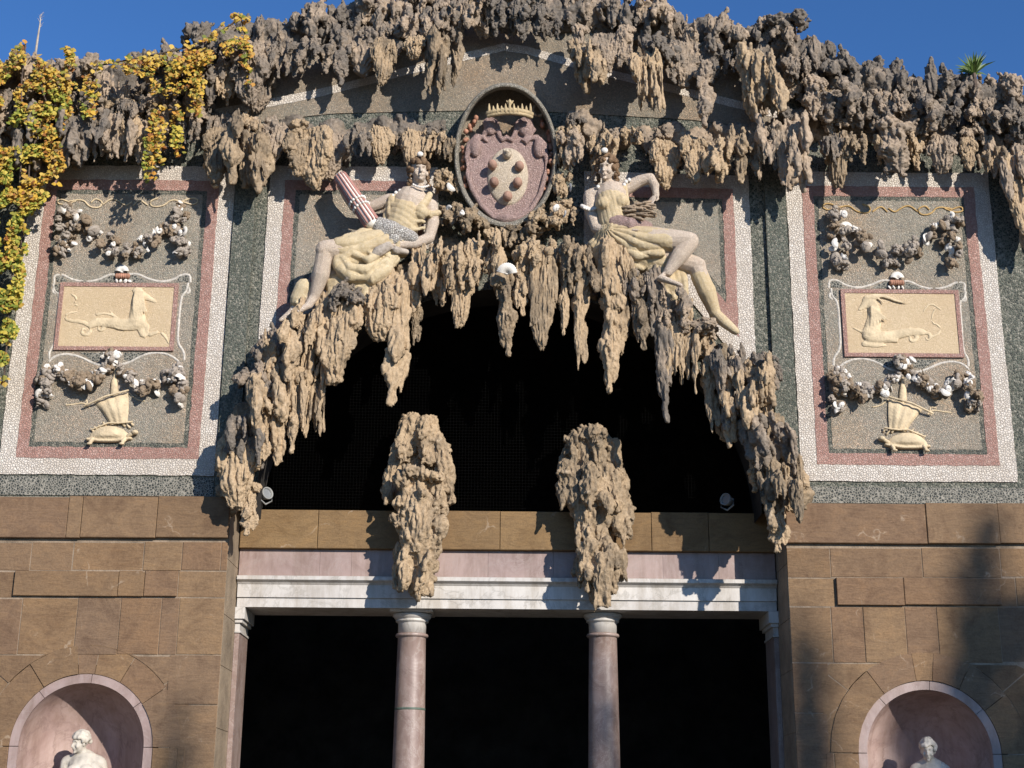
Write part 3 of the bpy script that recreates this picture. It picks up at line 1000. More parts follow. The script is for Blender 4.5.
def rock(kind, u, v, Y, sx, sz, m='rock_grey', label=None, group=None, name='stalactite', sy=None, rot=0.0, flip=None, mesh=None):
    """one stalactite; (u, v) is where its root sits on the photograph"""
    global n_rock
    me = protos[kind][rng.randrange(len(protos[kind])) if mesh is None else mesh]
    key = me.name + '|' + m
    d = bpy.data.meshes.get(key)
    if d is None:
        d = me.copy(); d.name = key; d.materials.clear(); d.materials.append(M[m])
    o = bpy.data.objects.new(name, d)
    COL.objects.link(o)
    o.location = px(u, v, Y)
    f = rng.choice((-1, 1)) if flip is None else flip
    o.scale = (sx * f, sy if sy else (sx + sz) * .5, sz)
    o.rotation_euler = (vr(-.10, .06), rot + vr(-.07, .07), vr(-.5, .5))
    tag(o, label, 'stalactite', group)
    n_rock += 1
    return o


def curve_pts(pts, step):
    n = max(2, int(sum(math.dist(a, b) for a, b in zip(pts, pts[1:])) / step) + 1)
    return along(pts, n)


def crust(name, label, cat, pts, Y, r, mt, dens=6.0, seed_layers=None, squash=1.0):
    """the lumpy ledge the stalactites grow from"""
    mb = MB()
    for u, v in curve_pts(pts, 7):
        p = px(u + vr(-4, 4), v + vr(-r * 42, r * 42), Y)
        rr = r * vr(.45, .9)
        mb.ell((p.x, p.y - vr(-.05, .16), p.z), (rr * vr(.8, 1.3), rr * vr(.8, 1.2), rr * vr(.7, 1.1) * squash), Matrix.Rotation(vr(-.6, .6), 3, 'Y'), 9, 7)
        if rng.random() < .45:
            finger(mb, p.x, p.y - vr(0, .14), p.z, vr(.15, .4), vr(.03, .06))
    me = remesh(mb, .024, 1, name)
    sculpt_noise(me, [(.07, (7, 7, 6), False), (.04, (17, 17, 10), True), (.022, (36, 36, 24), True)], vr(0, 50))
    me.materials.append(M[mt])
    o = link(name, me)
    return tag(o, label, cat)


C1 = [(-30, 95), (0, 92), (60, 96), (120, 98), (190, 78), (225, 56), (250, 46), (290, 48), (340, 36), (400, 27), (450, 15), (510, 6), (560, 18), (600, 30), (650, 36), (690, 46), (740, 55), (790, 58), (830, 88), (880, 100), (950, 106), (1000, 110), (1050, 125)]
C1b = [(u, v + (16 if 200 < u < 800 else 10)) for u, v in C1]
C2 = [(-30, 142), (60, 132), (130, 130), (200, 129), (260, 130), (300, 134), (345, 136), (400, 134), (440, 133)]
C2b = [(576, 133), (600, 136), (640, 140), (700, 146), (760, 137), (830, 134), (900, 135), (960, 140), (1050, 158)]
C3 = [(228, 505), (236, 462), (262, 395), (292, 350), (335, 315), (385, 288), (440, 262), (510, 256), (570, 266), (625, 284), (690, 340), (732, 378), (762, 410), (783, 455), (792, 505)]
crust('tufa_cornice', 'grey rugged tufa cornice along the skyline of the facade', 'rock cornice', C1, .16, .27, 'rock_grey')
crust('tufa_cornice', 'lower tufa ledge left of the oval coat of arms', 'rock cornice', C2, .08, .18, 'rock_grey')
crust('tufa_cornice', 'lower tufa ledge right of the oval coat of arms', 'rock cornice', C2b, .08, .18, 'rock_grey')
crust('tufa_arch', 'curved tufa rim around the dark arched opening', 'rock arch', C3, .10, .20, 'rock_tan')


def zone(u, names):
    for lim, nm in names:
        if u < lim: return nm
    return names[-1][1]


ZN = [(120, 'under the yellow vine mass'), (250, 'above the left pebble panel'), (340, 'over the left green strip'), (450, 'above the woman with the red bundle'), (565, 'above the oval coat of arms'),
      (680, 'above the woman with the fruit'), (800, 'over the right green strip'), (940, 'above the right pebble panel'), (2000, 'at the far right end')]
# knobs that make the skyline
for u, v in curve_pts(C1, 24):
    big = vr(.8, 1.25)
    rock(rng.choice(('knob', 'knob', 'clump')), u + vr(-6, 6), v - 16 + vr(-7, 5), vr(-.15, .12), big * .85, big * .85, 'rock_grey',
         'spongy tufa boulder on the skyline ' + zone(u, ZN), 'tufa boulders on the skyline ' + zone(u, ZN), 'tufa_boulder')
# two layers hanging from the top cornice
for u, v in curve_pts(C1, 27):
    k = rng.choice(('clump', 'clump', 'shaggy', 'drape', 'spike', 'clump'))
    s = vr(.75, 1.15)
    rock(k, u + vr(-6, 6), v + vr(-4, 10), vr(-.36, -.16), s * .82, s * (.60 if 290 < u < 740 else .66 if 200 < u < 790 else .52), 'rock_grey',
         'ragged top-row stalactite ' + zone(u, ZN), 'top row of stalactites ' + zone(u, ZN))
for u, v in curve_pts(C1b, 33):
    if 285 < u < 735: continue
    k = rng.choice(('clump', 'shaggy', 'drape', 'spike', 'clump'))
    s = vr(.7, 1.05)
    rock(k, u + vr(-6, 6), v + vr(-8, 6), vr(-.22, -.04), s * .85, s * (.8 if 200 < u < 790 else .5), 'rock_grey' if rng.random() < .7 else 'rock_tan',
         'ragged top-row stalactite ' + zone(u, ZN), 'top row of stalactites ' + zone(u, ZN))
# second row
for cc in (C2, C2b):
    for u, v in curve_pts(cc, 27):
        mid = 330 < u < 700
        k = rng.choice(('clump', 'shaggy', 'knob', 'clump', 'drape'))
        s = vr(.7, 1.0) * (.68 if mid else .76 if 215 < u < 790 else .60)
        rock(k, u + vr(-5, 5), v + vr(-4, 8), vr(-.34, -.14), s * 1.05, s * .95, 'rock_grey' if rng.random() < .45 else 'rock_tan',
             'knobbly lower-row stalactite ' + zone(u, ZN), 'lower row of stalactites ' + zone(u, ZN))
    for u, v in curve_pts(cc, 40):
        s = vr(.6, .85) * (.6 if 330 < u < 700 else 1)
        rock(rng.choice(('knob', 'knob', 'shaggy')), u + vr(-6, 6), v - 6 + vr(-6, 8), vr(-.2, .0), s, s * .8, 'rock_grey',
             'knobbly lower-row stalactite ' + zone(u, ZN), 'lower row of stalactites ' + zone(u, ZN))


def at(kind, u, v0, v1, w, Y, label, m='rock_grey', name='stalactite', mesh=None, rot=0, group=None):
    """a stalactite whose root and tip were read off the photograph, w = its width there"""
    h = (px(u, v0, Y).z - px(u, v1, Y).z)
    unit = {'spike': (.30, .90), 'clump': (.58, .69), 'knob': (.46, .42), 'drape': (.50, .76), 'shaggy': (.50, .58)}[kind]
    W = w * .0105
    return rock(kind, u, v0, Y, W / unit[0], h / unit[1], m, label, group, name, sy=max(.55, min(1.1, W / unit[0])), mesh=mesh, rot=rot)


# named pieces of the upper rows
at('drape', 318, 136, 190, 40, -.30, 'broad pale pointed flake hanging left of the red bundle', 'rock_tan')
at('spike', 297, 128, 166, 22, -.30, 'tan pointed stalactite just left of the broad pale flake', 'rock_tan')
at('clump', 248, 135, 200, 54, -.34, 'forked pale root-like stalactite over the left green strip', 'rock_tan')
at('drape', 252, 62, 104, 40, -.42, 'hollow ring-shaped grey flake above the left green strip', 'rock_grey')
at('spike', 215, 150, 186, 26, -.25, 'hooked stalactite over the corner of the left panel', 'rock_tan')
at('drape', 384, 45, 84, 26, -.38, 'pale rounded stalactite above the left woman', 'rock_tan')
at('drape', 415, 40, 62, 24, -.42, 'stubby pale stalactite near the gable line', 'rock_tan')
at('clump', 443, 40, 100, 40, -.40, 'long tattered stalactite left of the crest hood', 'rock_tan')
at('clump', 592, 50, 96, 44, -.42, 'tan bunched stalactite right of the crest hood', 'rock_tan')
at('shaggy', 645, 62, 113, 36, -.42, 'pale many-pointed stalactite above the right woman', 'rock_tan')
at('spike', 704, 70, 128, 26, -.40, 'slim grey stalactite over the right woman panel', 'rock_grey')
at('clump', 776, 128, 200, 58, -.30, 'massive stalactite over the right green strip', 'rock_grey')
at('clump', 760, 62, 128, 52, -.36, 'heavy tan stalactite beside the right panel corner', 'rock_tan')
at('drape', 838, 140, 190, 26, -.28, 'pointed stalactite over the left corner of the right panel', 'rock_tan')
at('spike', 890, 128, 186, 42, -.34, 'twin-bodied stalactite over the right panel', 'rock_grey')
at('drape', 1008, 165, 232, 30, -.30, 'smooth brown stalactite at the right edge', 'rock_tan')
at('clump', 1010, 150, 215, 50, -.15, 'tattered stalactite at the right edge', 'rock_grey')
at('clump', 1030, 190, 262, 44, -.2, 'low hanging stalactite beyond the right panel', 'rock_tan')
at('knob', 790, 30, 52, 46, -.1, 'dark crusted tufa boulder highest on the right shoulder', 'rock_grey', 'tufa_boulder')
at('clump', 24, 120, 190, 60, -.2, 'grey stalactite among the yellow leaves', 'rock_grey')
at('clump', 90, 122, 175, 54, -.30, 'grey stalactite left of the hanging vine strands', 'rock_grey')
at('clump', 130, 124, 176, 46, -.28, 'knobbly grey stalactite beside the long vine strand', 'rock_grey')

# fringe of the arch, from left foot over the crown to the right foot
F = [('drape', 240, 440, 512, 46, -.30, 'large smooth brown flake at the left foot of the arch', 'rock_tan'),
     ('spike', 250, 492, 538, 20, -.22, 'short root hanging over the left wall top', 'rock_tan'),
     ('clump', 250, 425, 478, 44, -.34, 'crossed stick-like pieces above the left foot', 'rock_grey'),
     ('clump', 268, 385, 455, 56, -.34, 'grey-topped tufa mass low on the left side', 'rock_tan'),
     ('clump', 292, 375, 448, 40, -.30, 'tufa cluster above the left foot of the arch', 'rock_tan'),
     ('spike', 268, 415, 470, 18, -.38, 'thin drip beside the left lamp', 'rock_tan'),
     ('shaggy', 312, 385, 434, 28, -.22, 'strands of pale drip inside the left curve', 'rock_tan'),
     ('clump', 285, 340, 395, 50, -.34, 'sharp tufa crag below the foot of the left woman', 'rock_tan'),
     ('spike', 297, 380, 450, 20, -.36, 'slender pale stalactite low on the left curve', 'rock_tan'),
     ('drape', 338, 302, 380, 52, -.36, 'broad fluted flake under the knees of the left woman', 'rock_tan'),
     ('clump', 312, 316, 376, 44, -.30, 'tufa crag under the feet of the left woman', 'rock_tan'),
     ('clump', 320, 345, 425, 34, -.22, 'dripping tufa cluster inside the left curve', 'rock_tan'),
     ('knob', 352, 298, 322, 34, -.40, 'spongy grey lump under the lap of the left woman', 'rock_grey'),
     ('drape', 380, 290, 346, 40, -.38, 'square tufa flake beside the long left column', 'rock_tan'),
     ('spike', 400, 285, 408, 34, -.34, 'long column-like stalactite left of centre', 'rock_tan'),
     ('spike', 418, 300, 344, 16, -.15, 'brown stalactite behind the long left column', 'rock_tan'),
     ('clump', 432, 258, 316, 40, -.30, 'knobbly tufa cluster right of the lap of the left woman', 'rock_tan'),
     ('drape', 462, 262, 332, 26, -.36, 'rounded stalactite with a knobbly foot', 'rock_tan'),
     ('clump', 448, 252, 300, 40, -.34, 'coral-like tufa lump below the crest', 'rock_tan'),
     ('clump', 480, 244, 296, 44, -.36, 'coral-like tufa lump left of the white shell', 'rock_tan'),
     ('spike', 502, 278, 364, 26, -.36, 'pale-tipped stalactite hanging below the white shell', 'rock_tan'),
     ('spike', 520, 262, 320, 18, -.32, 'thin stalactite right of the white shell', 'rock_tan'),
     ('drape', 544, 262, 352, 30, -.38, 'club-shaped stalactite with a spiky foot', 'rock_tan'),
     ('spike', 567, 266, 344, 15, -.34, 'smooth slender finger stalactite, third right of the white shell', 'rock_tan'),
     ('spike', 583, 258, 364, 24, -.36, 'double stalactite left of the largest one', 'rock_tan'),
     ('clump', 536, 246, 286, 40, -.34, 'coral-like tufa lump right below the crest', 'rock_tan'),
     ('clump', 575, 252, 300, 40, -.34, 'tufa lump left below the fruit woman', 'rock_tan'),
     ('drape', 612, 252, 345, 42, -.42, 'thick crusted upper half of the largest stalactite', 'rock_tan'),
     ('spike', 613, 300, 403, 28, -.36, 'largest hanging stalactite below the right woman', 'rock_tan'),
     ('spike', 640, 282, 352, 20, -.40, 'brown stalactite beside the largest one', 'rock_tan'),
     ('spike', 657, 284, 412, 24, -.38, 'long dark-flanked stalactite under the crossed foot', 'rock_grey'),
     ('clump', 640, 280, 322, 40, -.34, 'tufa cluster under the lap of the right woman', 'rock_grey'),
     ('shaggy', 684, 316, 384, 34, -.36, 'comb of thin parallel stalactites', 'rock_tan'),
     ('clump', 672, 298, 338, 38, -.34, 'dark mossy tufa lump under the crossed foot', 'rock_grey'),
     ('knob', 700, 334, 356, 42, -.26, 'dark crusted ledge under the long leg of the right woman', 'rock_grey'),
     ('spike', 708, 345, 428, 24, -.30, 'stubby pale stalactite on the right curve', 'rock_tan'),
     ('drape', 722, 390, 446, 30, -.18, 'round-footed stalactite inside the right curve', 'rock_tan'),
     ('clump', 722, 358, 412, 44, -.34, 'tufa cluster below the toes of the right woman', 'rock_grey'),
     ('clump', 750, 364, 420, 46, -.34, 'knuckled tufa column on the right shoulder of the arch', 'rock_tan'),
     ('clump', 748, 385, 450, 52, -.38, 'rounded tufa boulders on the right side', 'rock_tan'),
     ('knob', 735, 420, 450, 30, -.30, 'grey tufa ball inside the right curve', 'rock_grey'),
     ('clump', 764, 425, 490, 56, -.36, 'grey crusted tufa mass low on the right side', 'rock_grey'),
     ('clump', 772, 462, 530, 48, -.34, 'tufa mass at the right foot of the arch', 'rock_tan'),
     ('drape', 790, 470, 514, 34, -.28, 'pale tufa flake against the right pebble strip', 'rock_tan'),
     ('spike', 775, 500, 556, 24, -.26, 'drip hanging over the right jamb', 'rock_tan'),
     ('spike', 754, 448, 490, 22, -.22, 'small drip above the shaded lamp', 'rock_tan'),
     ('knob', 255, 380, 408, 40, -.25, 'spiky grey lump on the left rim of the arch', 'rock_grey'),
     ('knob', 270, 350, 385, 34, -.22, 'ragged lump on the left rim below the white border', 'rock_grey'),
     ('knob', 762, 372, 400, 34, -.24, 'ragged lump on the right rim beside the green strip', 'rock_grey')]
for r_ in F:
    at(r_[0], r_[1], r_[2], r_[3], r_[4], r_[5], r_[6], r_[7])

# shell-crusted lumps round the coat of arms
for u, v, w in ((448, 192, 26), (449, 218, 30), (470, 232, 34), (496, 240, 30), (520, 240, 34), (546, 234, 36), (563, 214, 30), (561, 188, 24), (566, 150, 26), (448, 152, 24), (565, 168, 20)):
    at(rng.choice(('knob', 'shaggy')), u, v - 9, v + 12, w, -.16, 'coral-like shell crust lump around the oval coat of arms', 'rock_tan', 'coral_lump', group='coral lumps round the coat of arms')


# two big tufa masses hanging over the columns
def corbel(spec, Y, label):
    mb = MB()
    for (u0, v0, u1, v1, r, dy) in spec:
        n_ = 5; jit = vr(-.10, .06)
        pts = []; rad = []
        for i in range(n_):
            q = i / (n_ - 1)
            p = px(u0 + (u1 - u0) * q + vr(-1.6, 1.6), v0 + (v1 - v0) * q, Y + dy + jit)
            pts.append((p.x, p.y + vr(-.02, .02), p.z)); rad.append(r * .0105 * (1 - .3 * q * q + vr(-.12, .12)))
        mb.tube(pts, rad, 9)
        for i in range(n_):
            if rng.random() < .5:
                a = vr(0, 3.14)
                mb.ell((pts[i][0] + math.cos(a) * rad[i] * .9, pts[i][1] - math.sin(a) * rad[i] * .9, pts[i][2] + vr(-.05, .05)), rad[i] * vr(.25, .5), None, 8, 6)
    front = [q for q in spec if q[5] < .03]
    for _ in range(42):
        u0, v0, u1, v1, r, dy = rng.choice(front)
        q = rng.random()
        p = px(u0 + (u1 - u0) * q + vr(-.5, .5) * r, v0 + (v1 - v0) * q - 4, Y + dy - vr(.3, 1.1) * r * .0105)
        piece(mb, p.x, p.y, p.z, vr(.022, .046), vr(.1, .3), .25)
    me = remesh(mb, .0115, 0, 'tufa_corbel')
    sculpt_noise(me, [(.03, (6, 6, 4), False), (.042, (16, 16, 4), True), (.024, (40, 40, 11), True), (.006, (75, 75, 45), True)], vr(0, 50))
    me.materials.append(M['rock_tan'])
    return tag(link('tufa_corbel', me), label, 'tufa mass')


cl = [(412, 424, 404, 455, 13, -.10), (424, 424, 428, 460, 11, -.06), (433, 420, 437, 445, 6, -.02), (438, 440, 450, 490, 8, -.04), (445, 455, 450, 500, 7, 0), (398, 450, 388, 500, 8, -.04),
      (392, 470, 385, 500, 6, 0), (408, 470, 440, 478, 7, -.26), (400, 480, 412, 500, 9, -.16), (420, 484, 418, 502, 9, -.22), (436, 480, 440, 505, 8, -.14), (444, 486, 436, 506, 5, -.2),
      (405, 500, 402, 530, 12, -.14), (420, 500, 418, 548, 14, -.24), (436, 505, 432, 535, 11, -.14), (438, 525, 434, 552, 8, -.18), (412, 530, 408, 552, 11, -.18), (425, 540, 428, 556, 9, -.26),
      (398, 548, 394, 584, 6, -.14), (406, 552, 403, 588, 6, -.2), (414, 552, 413, 590, 7, -.24), (422, 550, 421, 592, 6, -.26), (429, 552, 427, 592, 6, -.2), (434, 548, 432, 578, 5, -.14),
      (418, 440, 418, 590, 11, .06), (410, 450, 414, 560, 10, .08), (430, 450, 428, 560, 10, .08), (402, 460, 400, 500, 9, .1), (438, 460, 438, 510, 8, .1)]
corbel(cl, .34, 'craggy tan tufa mass hanging over the left column')
cr = [(575, 440, 572, 470, 9, -.08), (584, 434, 584, 470, 10, -.12), (596, 434, 598, 462, 10, -.10), (606, 440, 612, 468, 9, -.06), (600, 430, 602, 442, 5, 0), (615, 446, 620, 480, 7, -.02), (568, 448, 564, 490, 7, -.04),
      (566, 468, 564, 500, 10, -.12), (574, 472, 576, 506, 10, -.2), (590, 470, 588, 500, 10, -.24), (604, 470, 606, 500, 9, -.2), (618, 474, 624, 510, 9, -.1), (612, 480, 620, 530, 9, -.12),
      (590, 500, 586, 536, 11, -.22), (604, 505, 602, 536, 9, -.18), (626, 505, 627, 534, 8, -.08), (580, 500, 580, 530, 10, -.14), (600, 495, 610, 505, 9, -.28),
      (590, 545, 584, 562, 9, -.2), (606, 545, 616, 562, 8, -.2), (580, 556, 576, 572, 4.5, -.12), (584, 560, 582, 578, 4.5, -.18), (592, 560, 590, 590, 5, -.22), (600, 556, 598, 604, 6, -.26), (608, 556, 606, 604, 6, -.24),
      (616, 556, 613, 592, 5.5, -.2), (622, 552, 620, 578, 5, -.14), (598, 560, 596, 600, 5, -.14),
      (592, 450, 596, 600, 9, .07), (606, 450, 604, 590, 9, .07), (578, 460, 584, 520, 9, .1), (616, 470, 614, 520, 8, .1)]
corbel(cr, .34, 'craggy tan tufa mass hanging over the right column')

# ------------------------------------------------------------------ seated women in painted pebble stucco
def J(u, v, Y): return px(u, v, Y * .74)


def add_head(mb, c, h, yaw, pitch=0.0, roll=0.0):
    s = h / .25
    Rm = Matrix.Rotation(yaw, 3, 'Z') @ Matrix.Rotation(pitch, 3, 'X') @ Matrix.Rotation(roll, 3, 'Y')
    c = Vector(c)
    P = lambda x, y, z: c + Rm @ Vector((x * s, y * s, z * s))
    E = lambda p, r: mb.ell(P(*p), tuple(q * s for q in r), Rm, 12, 10)
    E((0, .015, .035), (.078, .095, .088)); E((0, -.02, -.03), (.064, .074, .088)); E((0, -.032, -.05), (.045, .046, .036))
    mb.tube([P(0, -.090, .012), P(0, -.108, -.018), P(0, -.114, -.036)], [.011 * s, .013 * s, .016 * s], 8)
    E((0, -.086, .026), (.05, .014, .012))
    for k in (-1, 1):
        E((k * .040, -.068, -.038), (.022, .022, .026)); E((k * .029, -.081, .001), (.014, .012, .008)); E((k * .078, .0, -.015), (.012, .02, .03))
    E((0, -.094, -.062), (.024, .011, .007)); E((0, -.092, -.073), (.020, .011, .007)); E((0, -.080, -.102), (.021, .021, .017))
    return P, Rm, s


def hair(P, s, seed, long=True, top=.125):
    rr = random.Random(seed)
    mb = MB()
    for i in range(110):
        a = rr.uniform(0, 6.283); e = rr.uniform(-.35, 1.45)
        x = .088 * math.cos(a) * math.cos(e); y = .018 + .105 * math.sin(a) * math.cos(e); z = .035 + .098 * math.sin(e)
        if y < -.035 and z < .058: continue
        mb.ell(P(x, y, z), rr.uniform(.019, .033) * s, None, 7, 5)
    if long:
        for k in (-1, 1):
            for j in range(9):
                mb.ell(P(k * rr.uniform(.075, .10), rr.uniform(-.01, .05), .03 - j * .019), rr.uniform(.015, .024) * s, None, 7, 5)
    return mb


def hand(mb, w, d, n_, s=1.0, curl=.5):
    """palm, four unequal curled fingers and a thumb; d = along the fingers, n_ = out of the palm"""
    d = Vector(d).normalized(); n_ = Vector(n_); n_ = (n_ - d * n_.dot(d)).normalized(); a = d.cross(n_)
    w = Vector(w)
    mb.tube([w, w + d * .05 * s, w + d * .09 * s], [.032 * s, .042 * s, .038 * s], 10, sq=(n_, .5))
    for i, l in enumerate((.075, .088, .083, .062)):
        o = w + d * .088 * s + a * (i - 1.5) * .023 * s
        p1 = o + d * l * .45 * s; p2 = p1 + (d * .8 + n_ * curl).normalized() * l * .32 * s; p3 = p2 + (d * .4 + n_ * curl * 1.6).normalized() * l * .25 * s
        mb.tube([o - d * .02 * s, p1, p2, p3], [.0115 * s, .0105 * s, .0098 * s, .0085 * s], 7)
    o = w + d * .02 * s + a * .035 * s * -1
    mb.tube([o, o - a * .03 * s + d * .03 * s, o - a * .036 * s + d * .062 * s + n_ * .01], [.014 * s, .0125 * s, .010 * s], 7)


FULL = [1.0]


def T(mb, pts, r, seg=10, **k):
    r = [x * FULL[0] for x in r] if hasattr(r, '__len__') else r * FULL[0]
    mb.tube([J(*p) for p in pts], r, seg, **k)


def folds(me, ph, amp, warp=1.2):
    """carved folds: rounded ridges with sharp valleys along lines of equal phase"""
    n = len(me.vertices)
    co = np.empty(n * 3); me.vertices.foreach_get('co', co); co = co.reshape(-1, 3)
    no = np.empty(n * 3); me.vertices.foreach_get('normal', no); no = no.reshape(-1, 3)
    f = ph(co) + warp * pn(co * 3.1) * 2 + .5 * pn(co * 8.0)
    co = co + no * (amp * (np.abs(np.sin(f)) ** .65 - .55))[:, None]
    me.vertices.foreach_set('co', co.ravel()); me.update()


def dent(me, c, d, r, depth):
    n = len(me.vertices)
    co = np.empty(n * 3); me.vertices.foreach_get('co', co); co = co.reshape(-1, 3)
    q = ((co - np.array(c)) ** 2).sum(1) / r ** 2
    co = co + np.exp(-q * 1.6)[:, None] * np.array(d) * depth
    me.vertices.foreach_set('co', co.ravel()); me.update()


def carve_face(me, P, Rm, s):
    back = Rm @ Vector((0, 1, 0))
    for k in (-1, 1):
        dent(me, P(k * .030, -.088, .004), back, .020 * s, .020 * s)
        dent(me, P(k * .026, -.09, -.050), back, .014 * s, .008 * s)
    dent(me, P(0, -.10, -.0675), back, .012 * s, .007 * s)
    dent(me, P(0, -.095, -.087), back, .013 * s, .009 * s)


def finish(mb, name, mt, parent, voxel=.0085, sm=4, noise=0.0):
    me = remesh(mb, voxel, sm, name)
    if noise: sculpt_noise(me, [(noise, (14, 14, 9), False), (noise * .5, (34, 34, 22), False)], vr(0, 40))
    me.materials.append(M[mt])
    return link(name, me, None, parent)


# --- left woman
wl = thing('statue', 'reclining woman statue in yellow drapery with a red ribbed bundle, left of the crest', 'statue', J(370, 290, -.3))
FULL[0] = 1.14
b = MB()
PL, RL, sL = add_head(b, J(419, 172, -.46), .285, .25, .02, -.05)
T(b, [(418, 180, -.40), (416, 196, -.36)], [.062, .075])
T(b, [(391, 201, -.36), (411, 201, -.34), (431, 206, -.36)], [.07, .095, .068], 12)
T(b, [(411, 203, -.36), (405, 220, -.38), (396, 238, -.38), (384, 250, -.36)], [.17, .155, .14, .17], 14)
b.ell(J(401, 209, -.50), (.075, .06, .07)); b.ell(J(421, 211, -.49), (.072, .06, .07)); b.ell(J(323, 251, -.68), (.06, .05, .06)); b.tube([J(322, 262, -.60), J(319, 276, -.56), J(317, 288, -.52)], [.07, .085, .055], 10)
T(b, [(431, 206, -.36), (433, 222, -.37), (429, 238, -.40)], [.068, .062, .052])
T(b, [(429, 238, -.40), (414, 244, -.48), (398, 245, -.55)], [.054, .046, .034])
hand(b, J(398, 245, -.55), (-1, -.15, -.12), (0, .4, -1), 1.25, .5)
T(b, [(390, 200, -.36), (372, 207, -.32), (354, 207, -.28)], [.066, .056, .048])
T(b, [(354, 207, -.28), (347, 198, -.29), (340, 186, -.31)], [.046, .04, .032])
hand(b, J(341, 190, -.31), (-.12, -.1, 1), (1, -.4, .1), 1.25, .35)
T(b, [(380, 250, -.38), (350, 250, -.54), (325, 250, -.64)], [.135, .12, .092], 14)
b.ell(J(324, 251, -.66), .088)
T(b, [(325, 253, -.64), (321, 275, -.60), (314, 298, -.50)], [.082, .078, .046], 12)
T(b, [(315, 296, -.50), (308, 306, -.54), (299, 311, -.60)], [.05, .042, .026], sq=((0, 0, 1), .75))
T(b, [(384, 254, -.30), (350, 268, -.38), (330, 274, -.44)], [.13, .11, .085], 12)
T(b, [(330, 274, -.44), (312, 292, -.42), (297, 308, -.38)], [.08, .07, .045], 12)
T(b, [(297, 307, -.38), (290, 314, -.40), (281, 320, -.44)], [.046, .04, .024], sq=((0, 0, 1), .75))
o = finish(b, 'body', 'skin_mosaic', wl, .0075, 4); carve_face(o.data, PL, RL, sL); FULL[0] = 1.08
d = MB()          # bodice with slanting folds and a shoulder swag
T(d, [(407, 212, -.39), (401, 228, -.39)], [.178, .165], 14); d.ell(J(401, 210, -.54), (.085, .07, .08)); d.ell(J(421, 212, -.53), (.082, .07, .08)); T(d, [(421, 206, -.50), (427, 200, -.46), (430, 194, -.40)], [.05, .04, .03])
for p in ([(390, 198, -.46), (389, 212, -.50), (396, 224, -.53), (412, 230, -.52), (424, 228, -.47)], [(392, 196, -.46), (394, 210, -.53), (404, 221, -.56), (424, 222, -.50)],
          [(395, 196, -.45), (400, 212, -.57), (412, 217, -.55), (425, 216, -.49)], [(388, 202, -.42), (385, 218, -.44), (390, 230, -.48)], [(396, 194, -.42), (398, 200, -.5), (394, 216, -.56)]):
    T(d, p, [.022] + [.03] * (len(p) - 2) + [.018], 8)
T(d, [(424, 211, -.42), (431, 215, -.45), (438, 213, -.40)], [.035, .042, .035], 8)
o = finish(d, 'bodice', 'cloth_mosaic', wl, .008, 6, .004); folds(o.data, lambda c: 3.14 * (c[:, 0] * .55 + c[:, 2]) / .07, .006, .9)
d = MB()          # lap drapery: a broad cloth over the thighs with a deep hanging loop
T(d, [(394, 244, -.38), (366, 247, -.50), (342, 248, -.60)], [.17, .150, .118], 16)
T(d, [(384, 256, -.36), (360, 262, -.46), (344, 262, -.52)], [.15, .135, .11], 16)
T(d, [(338, 254, -.62), (340, 268, -.64), (352, 277, -.62), (370, 278, -.58), (386, 270, -.52), (396, 258, -.48)], [.05, .066, .072, .072, .066, .05], 14)
for p, r in (([(386, 229, -.42), (364, 232, -.56), (346, 238, -.64), (336, 250, -.68)], .045), ([(390, 236, -.48), (370, 240, -.62), (352, 248, -.68), (344, 260, -.68)], .045),
             ([(378, 230, -.44), (380, 244, -.56), (388, 256, -.56)], .04), ([(366, 232, -.52), (364, 244, -.64), (372, 256, -.64)], .04),
             ([(342, 258, -.68), (350, 267, -.70), (366, 270, -.66), (386, 260, -.56)], .045), ([(354, 254, -.68), (368, 260, -.68), (386, 252, -.58)], .04)):
    T(d, p, [r * .7] + [r] * (len(p) - 2) + [r * .6], 10)
T(d, [(336, 284, -.40), (360, 284, -.40), (386, 280, -.36)], [.13, .135, .13], 12)
for u in (332, 343, 354, 366, 378): T(d, [(u + 3, 276, -.46), (u, 290, -.49), (u - 1, 303, -.48)], [.035, .045, .04], 8)
o = finish(d, 'lap_drapery', 'cloth_mosaic', wl, .0085, 7, .010); h_ = J(402, 232, -.4)
folds(o.data, lambda c: 8.5 * np.arctan2(c[:, 2] - h_.z, h_.x - c[:, 0]), .024, 2.0)
d = MB(); T(d, [(304, 287, -.46), (298, 300, -.42)], [.088, .082], 12)
for q in range(4): T(d, [(297 - q * 1.5 + 5, 286 + q * 4.2, -.47), (300 - q * 1.2, 290 + q * 4.2, -.52), (306 - q, 293 + q * 4.2, -.50)], [.016, .02, .016], 7)
finish(d, 'boot_cuff', 'cloth_mosaic', wl, .009, 2)
d = MB(); T(d, [(378, 225, -.50), (393, 231, -.54), (412, 238, -.50)], [.085, .10, .07], 12); T(d, [(380, 232, -.52), (395, 240, -.55)], [.07, .075], 12)
finish(d, 'white_waist_cloth', 'white_cloth', wl, .01, 3)
d = MB(); T(d, [(388, 246, -.60), (378, 252, -.64), (372, 257, -.64)], [.05, .055, .03]); T(d, [(396, 250, -.58), (406, 252, -.52)], [.04, .03])
finish(d, 'grey_drapery', 'shell_grey', wl, .009, 2, .008)
d = hair(PL, sL, 3); d.build('hair', M['hair'], wl, True)
d = MB(); d.ell(PL(0, -.07, .15), (.034, .022, .030)); d.build('hair_shell', M['shell_white'], wl, True)
d = MB()
for i in range(9): d.ell(PL(-.07 + i * .0175, -.075 - .02 * math.sin(i / 8 * 3.14), -.165 - .03 * math.sin(i / 8 * 3.14)), .013, None, 7, 5)
for p in ((396, 193), (400, 191), (393, 196), (398, 195)): d.ell(J(*p, -.46), .024, None, 7, 5)
